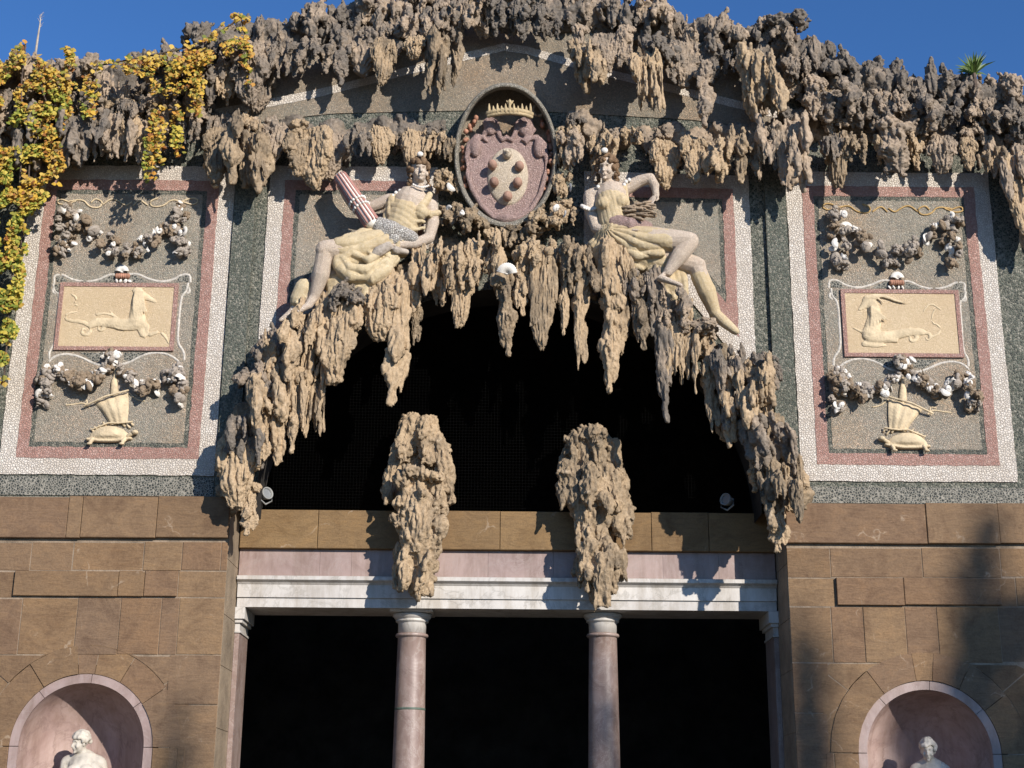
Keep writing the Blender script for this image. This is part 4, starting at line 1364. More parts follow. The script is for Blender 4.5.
d.build('shell_necklace', M['shell_white'], wl, True)
# the ribbed bundle resting on her hip
hb = thing('ribbed_bundle', 'red and white ribbed bundle held by the left statue', 'bundle', J(370, 222, -.5))
A_, B_ = J(341, 178, -.44), J(371, 222, -.54)
ax_ = (B_ - A_).normalized(); s1 = ax_.cross(Vector((0, -1, 0))).normalized(); s2 = ax_.cross(s1)
d = MB(); d.tube([A_, (A_ + B_) / 2, B_], [.07, .077, .082], 12); d.build('core', M['shell_white'], hb, True)
d = MB()
for k in range(13):
    w = 2 * math.pi * k / 13
    o = s1 * math.cos(w) + s2 * math.sin(w)
    d.tube([A_ - ax_ * .02 + o * .068, (A_ + B_) / 2 + o * .076, B_ + ax_ * .02 + o * .082], .0115, 6)
d.build('red_rib', M['rose_stone'], hb, True)['kind'] = 'stuff'
d = MB()
for q in (.55, .68):
    cc = A_.lerp(B_, q)
    for k in range(16):
        w = 2 * math.pi * k / 16
        d.ell(cc + (s1 * math.cos(w) + s2 * math.sin(w)) * .09, .017, None, 7, 5)
d.build('white_binding', M['shell_white'], hb, True)

# --- right woman
wr = thing('statue', 'seated woman statue with crossed legs and a fruit basket, right of the crest', 'statue', J(640, 290, -.3))
FULL[0] = 1.14
b = MB()
PR, RR_, sR = add_head(b, J(606.5, 169, -.48), .285, -.32, .22, .06)
T(b, [(608, 178, -.40), (610, 192, -.36)], [.06, .072])
T(b, [(590, 196, -.36), (610, 193, -.34), (629, 187, -.36)], [.068, .09, .066], 12)
T(b, [(611, 197, -.36), (613, 214, -.38), (614, 230, -.38), (616, 242, -.36)], [.165, .148, .14, .175], 14)
b.ell(J(605, 203, -.50), (.072, .068, .068)); b.ell(J(621, 201, -.50), (.07, .068, .068))
T(b, [(590, 197, -.36), (591, 212, -.38), (596, 228, -.42)], [.07, .062, .052])
T(b, [(596, 228, -.42), (611, 233, -.54), (627, 236, -.60)], [.054, .048, .034])
hand(b, J(627, 236, -.60), (1, -.05, -.06), (0, -.5, -1), 1.3, .45)
T(b, [(629, 187, -.36), (640, 181, -.40), (650, 178, -.44)], [.066, .058, .05])
T(b, [(650, 178, -.44), (655, 186, -.46), (656, 195, -.48)], [.05, .044, .034])
hand(b, J(656, 195, -.48), (-.5, -.1, -.75), (-.6, -.6, .2), 1.15, .7)
T(b, [(620, 244, -.40), (655, 240, -.58), (690, 241, -.68)], [.145, .125, .085], 14)
b.ell(J(691, 241, -.69), .08)
T(b, [(690, 243, -.68), (679, 256, -.68), (668, 272, -.66)], [.08, .078, .046], 12)
T(b, [(668, 271, -.66), (660, 278, -.70), (680, 285, -.76)], [.048, .046, .024], sq=((0, 0, 1), .75))
T(b, [(625, 252, -.30), (665, 258, -.44), (697, 266, -.54)], [.13, .115, .088], 12)
b.ell(J(697, 266, -.55), .082)
T(b, [(697, 268, -.54), (706, 290, -.50), (715, 314, -.42)], [.08, .084, .048], 12)
T(b, [(714, 312, -.42), (724, 322, -.45), (737, 332, -.50)], [.05, .042, .022], sq=((0, 0, 1), .75))
o = finish(b, 'body', 'skin_mosaic', wr, .0075, 4); carve_face(o.data, PR, RR_, sR); FULL[0] = 1.08
d = MB()
T(d, [(610, 197, -.40), (612, 205, -.41), (613, 214, -.41), (614, 226, -.41)], [.145, .178, .160, .155], 14); T(d, [(603, 212, -.52), (613, 215, -.57), (624, 211, -.52)], [.02, .026, .02])
d.ell(J(604, 203, -.60), (.075, .06, .068)); d.ell(J(621, 201, -.60), (.073, .06, .068))
for p in ([(598, 190, -.44), (604, 196, -.52), (612, 197, -.54), (620, 192, -.52), (627, 183, -.44)], [(600, 211, -.50), (611, 215, -.56), (625, 208, -.50)],
          [(600, 190, -.44), (598, 204, -.50), (602, 216, -.5)], [(626, 186, -.44), (627, 200, -.50), (624, 212, -.48)], [(608, 198, -.55), (612, 212, -.56)], [(616, 198, -.55), (613, 212, -.56)]):
    T(d, p, [.016] + [.022] * (len(p) - 2) + [.016] if len(p) > 2 else [.018, .018], 8)
o = finish(d, 'bodice', 'cloth_mosaic', wr, .008, 6, .003); folds(o.data, lambda c: 3.14 * (c[:, 0] + .25 * c[:, 2]) / .045, .005, .8)
d = MB()
T(d, [(614, 238, -.38), (640, 242, -.52), (668, 241, -.62)], [.19, .155, .115], 14)
T(d, [(610, 248, -.34), (640, 258, -.40), (664, 262, -.44)], [.17, .15, .12], 12)
for p in ([(630, 236, -.54), (650, 238, -.64), (668, 235, -.66)], [(620, 241, -.52), (642, 246, -.64), (668, 244, -.70)], [(616, 246, -.5), (636, 256, -.60), (662, 253, -.66)],
          [(598, 232, -.42), (602, 248, -.47), (616, 258, -.49)], [(604, 236, -.46), (616, 252, -.51), (636, 264, -.51)], [(596, 238, -.38), (598, 256, -.40), (602, 270, -.40)],
          [(612, 248, -.49), (624, 262, -.51), (642, 268, -.49)]):
    T(d, p, [.03, .045, .03], 10)
T(d, [(596, 246, -.34), (606, 256, -.36), (626, 266, -.38)], [.09, .12, .12], 12)
for i, u in enumerate((652, 659, 666, 673, 679, 684)): T(d, [(u - 3, 262, -.46), (u - 1, 280, -.50), (u + 1, 298 - abs(i - 3) * 2, -.48)], [.034, .04, .034], 8)
T(d, [(654, 268, -.42), (668, 282, -.44), (680, 292, -.44)], [.10, .10, .075], 10)
o = finish(d, 'skirt', 'cloth_mosaic', wr, .0085, 8, .010); g_ = J(604, 232, -.4)
folds(o.data, lambda c: 12 * np.arctan2(c[:, 2] - g_.z, c[:, 0] - g_.x), .020, 2.0)
d = MB(); T(d, [(699, 275, -.53), (707, 292, -.505), (715, 313, -.425)], [.088, .092, .058], 12); T(d, [(714, 312, -.43), (724, 322, -.46), (735, 331, -.505)], [.060, .062, .046], 12, sq=((0, 0, 1), .72)); d.ell(J(714, 316, -.40), .05)
finish(d, 'stocking', 'cloth_mosaic', wr, .0085, 4, .004)
d = MB(); T(d, [(582, 206, -.42), (590, 210, -.46), (599, 208, -.43)], [.022, .026, .022], 8)
for i in range(7): d.ell(J(584 + i * 2.2, 208 + math.sin(i / 6 * 3.14) * 2, -.475), .016, None, 7, 5)
d.build('arm_band', M['shell_white'], wr, True)
d = hair(PR, sR, 9); d.build('hair', M['hair'], wr, True)
d = MB(); d.ell(PR(0, -.07, .16), (.038, .026, .034)); d.build('hair_shell', M['shell_white'], wr, True)
d = MB()
for p in ((626, 182), (629, 180), (624, 185), (598, 187)): d.ell(J(*p, -.48), .024, None, 7, 5)
d.build('shoulder_shell', M['shell_white'], wr, True)
fb = thing('fruit_basket', 'rose cloth and dark ears of grain gathered in the lap of the right statue', 'basket', J(630, 225, -.6))
d = MB(); T(d, [(612, 222, -.52), (630, 226, -.58), (648, 226, -.56)], [.08, .095, .05], 12); T(d, [(616, 230, -.56), (640, 231, -.6)], [.05, .05])
finish(d, 'rose_cloth', 'pink_mosaic', fb, .01, 2, .01)
d = MB()
rr = random.Random(8)
for i in range(46):
    u0, v0 = rr.uniform(622, 640), rr.uniform(206, 217)
    a = rr.uniform(-.5, .7)
    T(d, [(u0, v0, -.62), (u0 + 8 * math.cos(a), v0 - 5 * math.sin(a) - 1, -.67 + rr.uniform(-.04, .04)), (u0 + 17 * math.cos(a), v0 - 8 * math.sin(a), -.68 + rr.uniform(-.06, .06))], [.010, .014, .010], 6)
d.build('grain_ear', M['shell_brown'], fb, True)['kind'] = 'stuff'
d = MB()
for i in range(14): d.ell(J(rr.uniform(628, 645), rr.uniform(206, 216), -.60), rr.uniform(.025, .045), None, 8, 6)
d.build('fruit', M['hair'], fb, True)['kind'] = 'stuff'


# ------------------------------------------------------------------ statues standing in the niches
def niche_statue(s, u, vh, label, male):
    hc = px(u, vh, .10)
    t = thing('marble_statue', label, 'statue', (hc.x, .16, .885))
    top = hc.z
    X = hc.x
    zf = 1.12
    H = top + .12 - zf
    f = H / 1.80
    b = MB()
    yaw = (-.75 if male else -.35)
    P, Rm, sc = add_head(b, hc, .205, yaw, .10 if male else .18, 0)
    V = lambda x, y, z: (X + x * f + .03, .17 + y, zf + z * f)
    wS = .195 if male else .165
    b.tube([Vector(hc) + Vector((.005, .02, -.06)), V(.0, 0, 1.47)], [.050, .068], 12)
    b.tube([V(-wS, 0, 1.43), V(0, .01, 1.46), V(wS, 0, 1.42)], [.062, .085, .062], 12)
    b.tube([V(0, 0, 1.40), V(0, -.01, 1.25), V(.01, 0, 1.08), V(.015, 0, .95)], [.15, .155, .125, .15], 14, sq=((0, 1, 0), .8))
    for k in (-1, 1): b.ell(V(k * .075, -.11, 1.31), (.075, .045, .06))
    b.tube([V(-wS - .02, 0, 1.42), V(-wS - .06, .02, 1.14), V(-wS - .02, -.06, .92)], [.058, .048, .034], 10)
    hand(b, V(-wS - .02, -.06, .92), (.1, -.2, -1), (1, 0, 0), 1.0, .4)
    b.tube([V(wS + .02, 0, 1.41), V(wS + .08, .03, 1.15), V(wS - .02, -.12, 1.02)], [.058, .048, .034], 10)
    hand(b, V(wS - .02, -.12, 1.02), (-.7, -.4, .1), (0, 0, 1), 1.0, .5)
    for k, dx in ((-1, .0), (1, .05)):
        b.tube([V(k * .085, 0, .92), V(k * .10 + dx, -.03, .50), V(k * .09 + dx, .03, .08)], [.098, .068, .042], 12)
        b.tube([V(k * .09 + dx, .03, .06), V(k * .11 + dx, -.08, .03)], [.042, .03], 8)
    me = remesh(b, .008, 4, 'body'); carve_face(me, P, Rm, sc); me.materials.append(M['statue']); link('body', me, None, t)
    hm = hair(P, sc, 5 if male else 6, False)
    if not male: hm.ell(P(0, .11, .05), .05 * sc)
    hme = remesh(hm, .009, 1, 'hair'); hme.materials.append(M['statue']); link('hair', hme, None, t)
    d = MB()       # mantle over one shoulder and round the hips
    sd = 1
    d.tube([V(.0, .05, 1.42 - (.0 if not male else .03)), V(.12 * sd, -.02, 1.43 if not male else 1.38), V(.2 * sd, -.05, 1.30), V(.18, -.05, .95), V(.1, -.05, .5)], [.06, .075, .08, .10, .12], 10)
    d.tube([V(.2, -.06, 1.0), V(0, -.15, .92), V(-.17, -.06, .86)], [.06, .06, .05], 10)
    d.tube([V(0, 0, .9), V(0, .0, .25)], [.19, .20], 14, sq=((0, 1, 0), .8))
    for i in range(8): d.tube([V(-.16 + i * .045, -.12, .88), V(-.17 + i * .05, -.155, .55), V(-.18 + i * .052, -.15, .15)], [.02, .026, .024], 7)
    me = remesh(d, .012, 3, 'mantle'); me.materials.append(M['statue']); link('mantle', me, None, t)
    d = MB(); d.lathe((X + .03, .17), [(.30, .886), (.30, .93), (.27, .945), (.25, 1.06), (.27, 1.08), (.27, 1.125)], 28); d.build('pedestal', M['white_marble'], t)


niche_statue(-1, 80.5, 743, 'pale marble statue of a curly-haired young man in the left niche', True)
niche_statue(1, 928, 750.5, 'pale marble statue of a woman with pinned hair in the right niche', False)

# ------------------------------------------------------------------ oval coat of arms
def K(x, y, Y): return px(440 + x / 4.514, 70 + y / 4.514, Y)


cr_ = thing('coat_of_arms', 'oval stone coat of arms with six balls under a crown, above the arch', 'coat of arms', K(297, 700, 0))
m = MB()
prof = [(1.0, .01), (1.01, -.20), (.995, -.245), (.96, -.25), (.925, -.21), (.91, -.12), (.91, -.05)]
seg = 64
vs = []; fs = []
for j, (sc_, y) in enumerate(prof):
    for i in range(seg):
        a = 2 * math.pi * i / seg
        up = max(0, math.sin(a)) ** 2
        yy = y * (1 + .95 * up) if y < 0 else y
        vs.append(K(297 + 232 * sc_ * math.cos(a), 385 - 325 * sc_ * math.sin(a), yy))
for j in range(len(prof) - 1):
    for i in range(seg):
        k = (i + 1) % seg
        fs.append((j * seg + k, j * seg + i, (j + 1) * seg + i, (j + 1) * seg + k))
m.add(vs, [f_[::-1] for f_ in fs])
base = K(297, 385, 0); rx_ = (K(529, 385, 0).x - K(65, 385, 0).x) / 2; rz_ = (K(297, 60, 0).z - K(297, 710, 0).z) / 2
m.build('oval_frame', M['rim_mosaic'], cr_, True)
m = MB()
base = K(297, 385, 0)
m.poly([(base.x + rx_ * .93 * math.cos(2 * math.pi * i / 48), base.z + rz_ * .93 * math.sin(2 * math.pi * i / 48)) for i in range(48)], -.09, .015)
m.build('backing', M['brown_mosaic'], cr_)
out = [(300, 690), (355, 668), (410, 630), (452, 560), (474, 480), (480, 400), (472, 335), (440, 305), (402, 310), (385, 330), (372, 322), (400, 300), (425, 268), (412, 232), (380, 222), (350, 240), (338, 290), (322, 318), (300, 306), (282, 318), (268, 296), (256, 240), (228, 222), (200, 238), (200, 285), (212, 330), (196, 305), (162, 302), (130, 335), (120, 400), (124, 470), (146, 540), (190, 615), (245, 668)]
op = [K(a, d, -.1) for a, d in out]
m = MB(); m.poly([(p.x, p.z) for p in op], -.175, -.095)
m.build('scrolled_shield', M['pink_mosaic'], cr_)
m = MB()
q = [K(a, d, -.185) for a, d in out] + [K(*out[0], -.185)]
m.tube(q, .030, 8)
for (x, y, a, d_) in ((228, 258, .07, .10), (383, 262, .075, .10), (160, 345, .065, .13), (448, 350, .065, .13), (300, 672, .13, .05)):
    p = K(x, y, -.19); m.ell(p, (a, .06, d_))
me = remesh(m, .012, 3, 'rolled_edge'); me.materials.append(M['pink_mosaic']); link('rolled_edge', me, None, cr_)
p = K(306, 482, -.17)
m = MB(); m.ell(p, ((K(398, 482, -.13).x - K(212, 482, -.13).x) / 2, .075, (K(306, 352, -.13).z - K(306, 612, -.13).z) / 2), None, 32, 16)
m.build('shield_field', M['cream_mosaic'], cr_, True)
for i, (x, y) in enumerate(((303, 378), (236, 428), (358, 434), (244, 506), (350, 508), (305, 570))):
    p = K(x, y, -.27)
    m = MB(); m.ell(p, (.052, .062, .056), None, 16, 12)
    if i == 0: m.ell(p + Vector((0, -.05, .0)), .025); m.ell(p + Vector((.03, -.04, .02)), .018); m.ell(p + Vector((-.03, -.04, .02)), .018)
    o = m.build('ball', M['cream_mosaic'] if i == 0 else M['rose_stone'] if False else M['ochre_pink'] if 'ochre_pink' in M else M['rose_stone'], cr_, True)
    if i == 0: o['label'] = 'pale ornamented top ball'
m = MB()
arc = [(218, 196), (250, 188), (285, 183), (318, 182), (352, 184), (385, 190), (412, 200)]
m.tube([K(a, d, -.34 - .06 * (1 - ((a - 315) / 100) ** 2)) for a, d in arc], .030, 8); m.tube([K(a, d + 12, -.34 - .06 * (1 - ((a - 315) / 100) ** 2)) for a, d in arc], .022, 8)
for i in range(11):
    a = 222 + i * 18.6; h = (36, 26)[i % 2] + (30 if i == 5 else 0)
    y = -.35 - .06 * (1 - ((a - 315) / 100) ** 2)
    m.tube([K(a, 188, y), K(a, 188 - h * .6, y - .01), K(a, 188 - h, y - .012)], [.02, .014, .004], 6)
    if i == 5:
        m.ell(K(a, 145, y - .01), (.022, .015, .03)); m.tube([K(a - 14, 140, y), K(a - 8, 152, y), K(a, 158, y)], .008, 6); m.tube([K(a + 14, 140, y), K(a + 8, 152, y), K(a, 158, y)], .008, 6)
m.build('crown', M['crown_stone'], cr_, True)
m = MB()
for x, y in ((156, 212), (150, 240), (140, 262), (120, 285), (112, 320), (108, 360), (104, 400), (104, 440), (112, 490), (122, 525), (455, 235), (468, 255), (490, 275), (498, 310), (500, 345), (496, 380), (502, 420), (494, 460), (482, 500), (472, 530)):
    for _ in range(2): m.ell(K(x + vr(-8, 8), y + vr(-10, 10), -.12 + vr(-.06, .02)), (vr(.02, .034), vr(.02, .03), vr(.02, .04)), None, 8, 6)
m.build('coral_beads', M['shell_red'], cr_, True)['kind'] = 'stuff'
m = MB()
m.tube([K(443 + 24 * math.cos(a * .5), 182 + 26 * math.sin(a * .5), -.24) for a in range(13)], .014, 7)
m.build('scroll_ring', M['shell_brown'], cr_, True)

# white shell fixed at the crown of the arch, and a few shells among the crust
def scallop_mesh(n_=14):
    m = MB(); vs = []; fs = []
    rows = 6
    for j in range(rows + 1):
        q = j / rows
        for i in range(n_ * 2 + 1):
            a = math.pi * (.04 + .92 * i / (n_ * 2))
            r = q * (1 + (.05 if i % 2 else 0))
            vs.append((r * math.cos(a) * .95, -(.42 * math.sin(q * 2.4 + .25) + (.05 * q if i % 2 else 0)), r * math.sin(a) - .5))
    w = n_ * 2 + 1
    for j in range(rows):
        for i in range(w - 1): fs.append((j * w + i, (j + 1) * w + i, (j + 1) * w + i + 1, j * w + i + 1))
    m.add(vs, [f_[::-1] for f_ in fs]); m.ell((0, -.1, -.52), (.28, .14, .12), None, 8, 6)
    return m.mesh('scallop', True)


def snail_mesh():
    m = MB(); pts = []; rad = []
    for i in range(40):
        q = i / 39; a = q * 6.283 * 3.2
        r = .42 * (1 - q) ** 1.1
        pts.append((r * math.cos(a), r * math.sin(a) * .9, -.5 + q * 1.25)); rad.append(max(.03, .34 * (1 - q)))
    m.tube(pts, rad, 7)
    return m.mesh('snail', True)


def clam_mesh():
    m = MB(); m.ell((0, 0, 0), (.8, .35, .62), None, 12, 8)
    for k in range(5): m.tube([(-.7 + .1 * k, -.12 - .05 * k, -.25), (0, -.33 - .02 * k, -.3 + .13 * k), (.7 - .1 * k, -.12 - .05 * k, -.25)], .045, 5)
    return m.mesh('clam', True)


def chunk_mesh(k):
    m = MB()
    for _ in range(7): m.ell((vr(-.5, .5), vr(-.4, .4), vr(-.5, .5)), (vr(.25, .5), vr(.25, .5), vr(.25, .6)), None, 7, 5)
    for _ in range(4): m.tube([(vr(-.4, .4), vr(-.5, .1), vr(-.3, .5)), (vr(-.6, .6), vr(-.8, 0), vr(-.9, .3))], [.16, .07], 6)
    me = remesh(m, .07, 0, 'chunk'); sculpt_noise(me, [(.22, (2.6, 2.6, 2.6), False), (.14, (6, 6, 6), True)], k * 7.7)
    return me


SH = {}
for nm, fn in (('scallop', scallop_mesh), ('snail', snail_mesh), ('clam', clam_mesh)):
    me = fn()
    for mt in ('shell_white', 'shell_grey', 'shell_brown'):
        d = me.copy(); d.materials.append(M[mt]); SH[nm, mt] = [d]
for mt in ('shell_grey', 'shell_brown'):
    SH['chunk', mt] = []
    for k in range(4):
        me = chunk_mesh(k + (4 if mt == 'shell_grey' else 0)); me.materials.append(M[mt]); SH['chunk', mt].append(me)


def shell(parent, loc, size, kind, mt, face=None, name='shell'):
    o = bpy.data.objects.new(name, rng.choice(SH[kind, mt]))
    COL.objects.link(o)
    o.parent = parent
    o.location = Vector(loc) - parent.location if parent else loc
    o.scale = (size, size, size)
    o.rotation_euler = face if face is not None else (vr(-.9, .9), vr(-3.1, 3.1), vr(-.9, .9))
    return o


o = shell(None, px(507, 268, -.62), .11, 'scallop', 'shell_white', (.5, 0, .1), 'scallop_shell')
tag(o, 'single white shell at the crown of the arch below the crest', 'shell')
for u, v, sz in ((450, 188, .06), (461, 214, .05), (572, 187, .055), (556, 208, .06), (449, 207, .045), (566, 214, .045)):
    o = shell(None, px(u, v, -.42), sz, rng.choice(('scallop', 'clam', 'snail')), 'shell_white', None, 'sea_shell')
    tag(o, 'small white shell stuck in the crust beside the oval coat of arms', 'shell', 'white shells round the coat of arms')


# ------------------------------------------------------------------ garlands, tablets and tortoises of the two side panels
def garland(path, thick, count, label, name='shell_garland', white=.3, sag=True, sx=1):
    pts = curve_pts(path, 1.0)
    mid = pts[len(pts) // 2]
    c = px(*mid, -.03); c.x *= sx
    t = thing(name, label, 'garland', c)
    for i in range(count):
        u, v = pts[int((i + rng.random()) / count * (len(pts) - 1))]
        q = i / count
        th = thick * (.45 + .75 * math.sin(math.pi * min(1, max(0, q * .9 + .05)))) if sag else thick
        p = px(u + vr(-1, 1) * th, v + vr(-1, 1) * th, -.04 - rng.random() * .13 * min(1, th / 6))
        p.x *= sx
        if rng.random() < white: shell(t, p, vr(.036, .068), rng.choice(('scallop', 'clam', 'scallop', 'snail')), 'shell_white')
        else: shell(t, p, vr(.048, .092), rng.choice(('chunk', 'chunk', 'chunk', 'snail', 'clam')), rng.choice(('shell_grey', 'shell_brown')))
    return t


def ribbon(mb, pts, r=.014, Y=-.035, sx=1):
    P = [px(u, v, 0) for u, v in pts]
    # soften the path
    for _ in range(2):
        Q = [P[0]]
        for a, d in zip(P, P[1:]): Q += [a.lerp(d, .25), a.lerp(d, .75)]
        P = Q + [P[-1]]
    mb.tube([(p.x * sx, Y, p.z) for p in P], r, 7, sq=((0, 1, 0), .7))


SIDE = {-1: 'left', 1: 'right'}
for s in (-1, 1):
    sx = -s           # everything is measured on the left panel; the right one mirrors it
    sn = SIDE[s]
    garland([(75, 213), (85, 222), (96, 236), (108, 245), (121, 250), (135, 249), (147, 243), (158, 234), (168, 224)], 7.5, 44, 'large brown and white shell swag at the top of the %s mosaic panel' % sn, white=.3, sx=sx)
    a, c_ = ('vine', 'arch') if s < 0 else ('outer', 'arch')
    garland([(68, 206), (67, 222), (66, 240), (65, 256)], 8, 26, 'shell drop hanging from the ribbon on the %s side of the %s panel' % ('vine' if s < 0 else 'outer right', sn), 'shell_drop', .28, sx=sx)
    garland([(182, 204), (181, 222), (180, 240), (180, 256)], 8, 26, 'shell drop hanging from the ribbon on the arch side of the %s panel' % sn, 'shell_drop', .28, sx=sx)
    rb = MB()
    for pts in ([(70, 203), (60, 199), (57, 204), (66, 206), (76, 202)], [(70, 202), (84, 200), (90, 208), (100, 209), (104, 203), (96, 199), (92, 203)], [(104, 205), (112, 199), (120, 202), (126, 207), (132, 203)],
                [(183, 202), (194, 198), (200, 202), (193, 206), (184, 203)], [(183, 203), (172, 200), (164, 207), (152, 208), (150, 202), (158, 199)], [(148, 206), (140, 200), (134, 206)]):
        ribbon(rb, pts, .0095, -.024, sx=sx)
    tag(rb.build('ribbon_relief', M['ochre'] if s > 0 else M['relief'], None, True), 'curling %s ribbon along the top of the %s mosaic panel' % ('ochre' if s > 0 else 'cream', sn), 'ribbon')
    # tablet
    f = lambda x, y: (40 + x / 6.4, 260 + y / 6.4)
    tb = thing('relief_tablet', ('cream tablet with a horse-headed sea goat facing right' if s < 0 else 'cream tablet with a long-horned sea goat facing left') + ' in the %s panel' % sn, 'relief', Vector((px(118, 352, 0).x * sx, 0, px(118, 352, 0).z)))
    o_ = [px(*f(*q), 0) for q in ((132, 152), (895, 158), (855, 590), (100, 580))]
    x0, x1 = (o_[0].x + o_[3].x) / 2, (o_[1].x + o_[2].x) / 2
    zt, zb2 = (o_[0].z + o_[1].z) / 2, (o_[2].z + o_[3].z) / 2
    if s > 0: x0, x1 = -x0, -x1
    x0, x1 = min(x0, x1), max(x0, x1)
    rc = [(x0, zb2), (x1, zb2), (x1, zt), (x0, zt)]
    m = MB(); m.ring(rc, inset(rc, .042), -.042, .0); m.build('red_frame', M['red_mosaic'], tb)
    m = MB(); m.poly(inset(rc, .042), -.034, .0); m.build('field', M['yellow_mosaic'], tb)
    m = MB()
    for pts in ([(95, 150), (92, 100), (150, 95), (200, 128), (290, 146), (380, 130), (440, 98), (475, 95)], [(570, 95), (625, 90), (700, 128), (785, 146), (860, 128), (910, 96), (962, 96), (965, 145)],
                [(88, 160), (98, 205), (128, 220), (112, 350), (100, 535), (62, 590), (62, 630)], [(950, 155), (938, 205), (905, 235), (890, 400), (880, 535), (925, 590), (925, 640)],
                [(88, 190), (84, 210), (100, 218)], [(955, 185), (962, 205), (945, 218)]):
        ribbon(m, [f(*q) for q in pts], .016, -.012, sx)
    g2 = lambda x, y: (30 + x / 6.02, 350 + y / 6.02)
    for pts in ([(118, 70), (150, 40), (220, 24), (300, 42), (370, 78), (430, 96), (480, 85)], [(545, 92), (600, 78), (660, 42), (730, 20), (800, 20), (860, 42), (895, 72)]):
        ribbon(m, [g2(*q) for q in pts], .016, -.012, sx)
    m.build('white_scroll_border', M['scroll_rim'], tb, True)
    for quad in ([(105, 105), (150, 105), (180, 140), (110, 145)], [(900, 105), (955, 105), (950, 145), (870, 145)], [(440, 112), (480, 100), (480, 146), (360, 146)], [(570, 100), (610, 100), (690, 146), (570, 146)],
                 [(84, 165), (122, 160), (122, 210), (98, 210)], [(912, 165), (950, 165), (936, 210), (910, 215)], [(255, 596), (420, 596), (440, 640), (350, 655), (300, 620)], [(540, 596), (690, 596), (630, 625), (580, 650), (540, 640)]):
        P = [px(*f(*q), 0) for q in quad]
        m = MB(); m.poly([(p.x * sx, p.z) for p in P], -.021, .0)
        m.build('dark_infill', M['black_mosaic'], tb)
    m = MB()
    F2 = (lambda x, y: f(x, y)) if s < 0 else (lambda x, y: (815 + x / 6.4, 270 + y / 6.4))
    def B3(pts, r, Y=-.034, q_=.4):
        P = [px(*F2(*q), 0) for q in pts]
        for _ in range(1):
            Q = [P[0]]
            for a, d in zip(P, P[1:]): Q += [a.lerp(d, .3), a.lerp(d, .7)]
            P = Q + [P[-1]]
        rr_ = [r[0] + (r[-1] - r[0]) * i / (len(P) - 1) for i in range(len(P))] if len(r) == 2 else [np.interp(i / (len(P) - 1), np.linspace(0, 1, len(r)), r) for i in range(len(P))]
        m.tube([(p.x, Y, p.z) for p in P], rr_, 9, sq=((0, 1, 0), q_))
    coil = lambda cx, cy, r, t0=0, t1=5.6: [(cx + r * (1 - .1 * k) * math.cos(t0 + t1 * k / 9), cy + r * (1 - .1 * k) * math.sin(t0 + t1 * k / 9)) for k in range(10)]
    if s < 0:
        B3([(625, 205), (665, 235), (715, 260), (748, 278)], [.05, .045, .028, .016]); B3([(640, 225), (628, 300), (628, 400)], [.06, .075, .105])
        B3([(650, 410), (580, 425), (480, 415), (380, 400), (340, 420)], [.075, .075, .06, .05, .045]); B3(coil(385, 440, 58, 3.4), [.04, .014]); B3(coil(292, 458, 36, .2), [.028, .01])
        B3([(330, 430), (270, 400), (180, 395), (165, 370), (190, 345), (240, 340)], [.03, .02, .012]); B3([(205, 225), (245, 250), (225, 290), (250, 300)], [.012, .02, .012])
        B3([(650, 450), (665, 500), (720, 480), (775, 465), (810, 500), (828, 540)], [.04, .028, .02, .012]); B3([(690, 430), (690, 470)], [.03, .02])
        for k in range(6): B3([(622 + k * 9, 220), (605 + k * 14, 300), (615 + k * 16, 380 - k * 6)], [.016, .014, .007], -.072)
        B3([(640, 205), (600, 195), (560, 215)], [.016, .006]); B3([(620, 190), (680, 185)], [.018, .008]); B3([(370, 355), (440, 345), (500, 385)], [.02, .01]); B3([(450, 330), (490, 370), (540, 385)], [.012, .006])
        for k in range(4): B3([(470 + k * 12, 435 + k * 5), (520 + k * 10, 445 + k * 5), (560 + k * 8, 440)], [.012, .006], -.05)
    else:
        B3([(325, 200), (315, 230), (280, 260)], [.05, .042, .02]); B3([(360, 220), (380, 290), (365, 370), (350, 420)], [.06, .075, .09, .10])
        B3([(320, 185), (380, 172), (450, 180), (520, 212), (600, 226)], [.024, .024, .02, .008], -.05); B3([(350, 180), (400, 190), (430, 225)], [.022, .012], -.05)
        B3([(350, 430), (440, 440), (540, 415), (620, 400), (680, 405)], [.075, .07, .055, .045, .04]); B3(coil(612, 440, 50, 4.4), [.036, .012]); B3(coil(712, 440, 32, 4.4), [.024, .008])
        B3([(310, 480), (380, 490), (445, 490)], [.035, .026, .018]); B3([(320, 420), (280, 395), (240, 378)], [.022, .012]); B3([(430, 465), (520, 470)], [.02, .01])
        B3([(730, 440), (800, 410), (790, 360), (745, 350), (740, 300), (760, 260)], [.02, .014, .012]); B3([(690, 270), (710, 240), (740, 222), (770, 240), (800, 265)], [.012, .016, .010])
        for k in range(6): B3([(350 + k * 8, 250 + k * 6), (355 + k * 16, 320), (345 + k * 22, 370 - k * 8)], [.016, .014, .007], -.072)
        for k in range(4): B3([(430 + k * 8, 430 + k * 8), (480 + k * 8, 450 + k * 6), (525, 455 + k * 5)], [.012, .006], -.05)
    me = remesh(m, .009, 2, 'sea_goat'); me.materials.append(M['relief']); link('sea_goat', me, None, tb)
    # scallop above the tablet
    t = thing('shell_ornament', 'white scallop with coral trim above the %s goat tablet' % ('horse-headed' if s < 0 else 'long-horned'), 'shell ornament', Vector((px(123, 278, 0).x * sx, -.03, px(123, 278, 0).z)))
    p = px(122.5, 269, -.03); p.x *= sx; shell(t, p, .075, 'scallop', 'shell_white', (0, 0, 0), 'scallop')
    m = MB()
    for q in range(6): pq = px(117 + q * 2.2, 276, -.04); m.ell((pq.x * sx, -.04, pq.z), (.025, .03, .03), None, 8, 6)
    m.build('coral_trim', M['shell_red'], t, True)
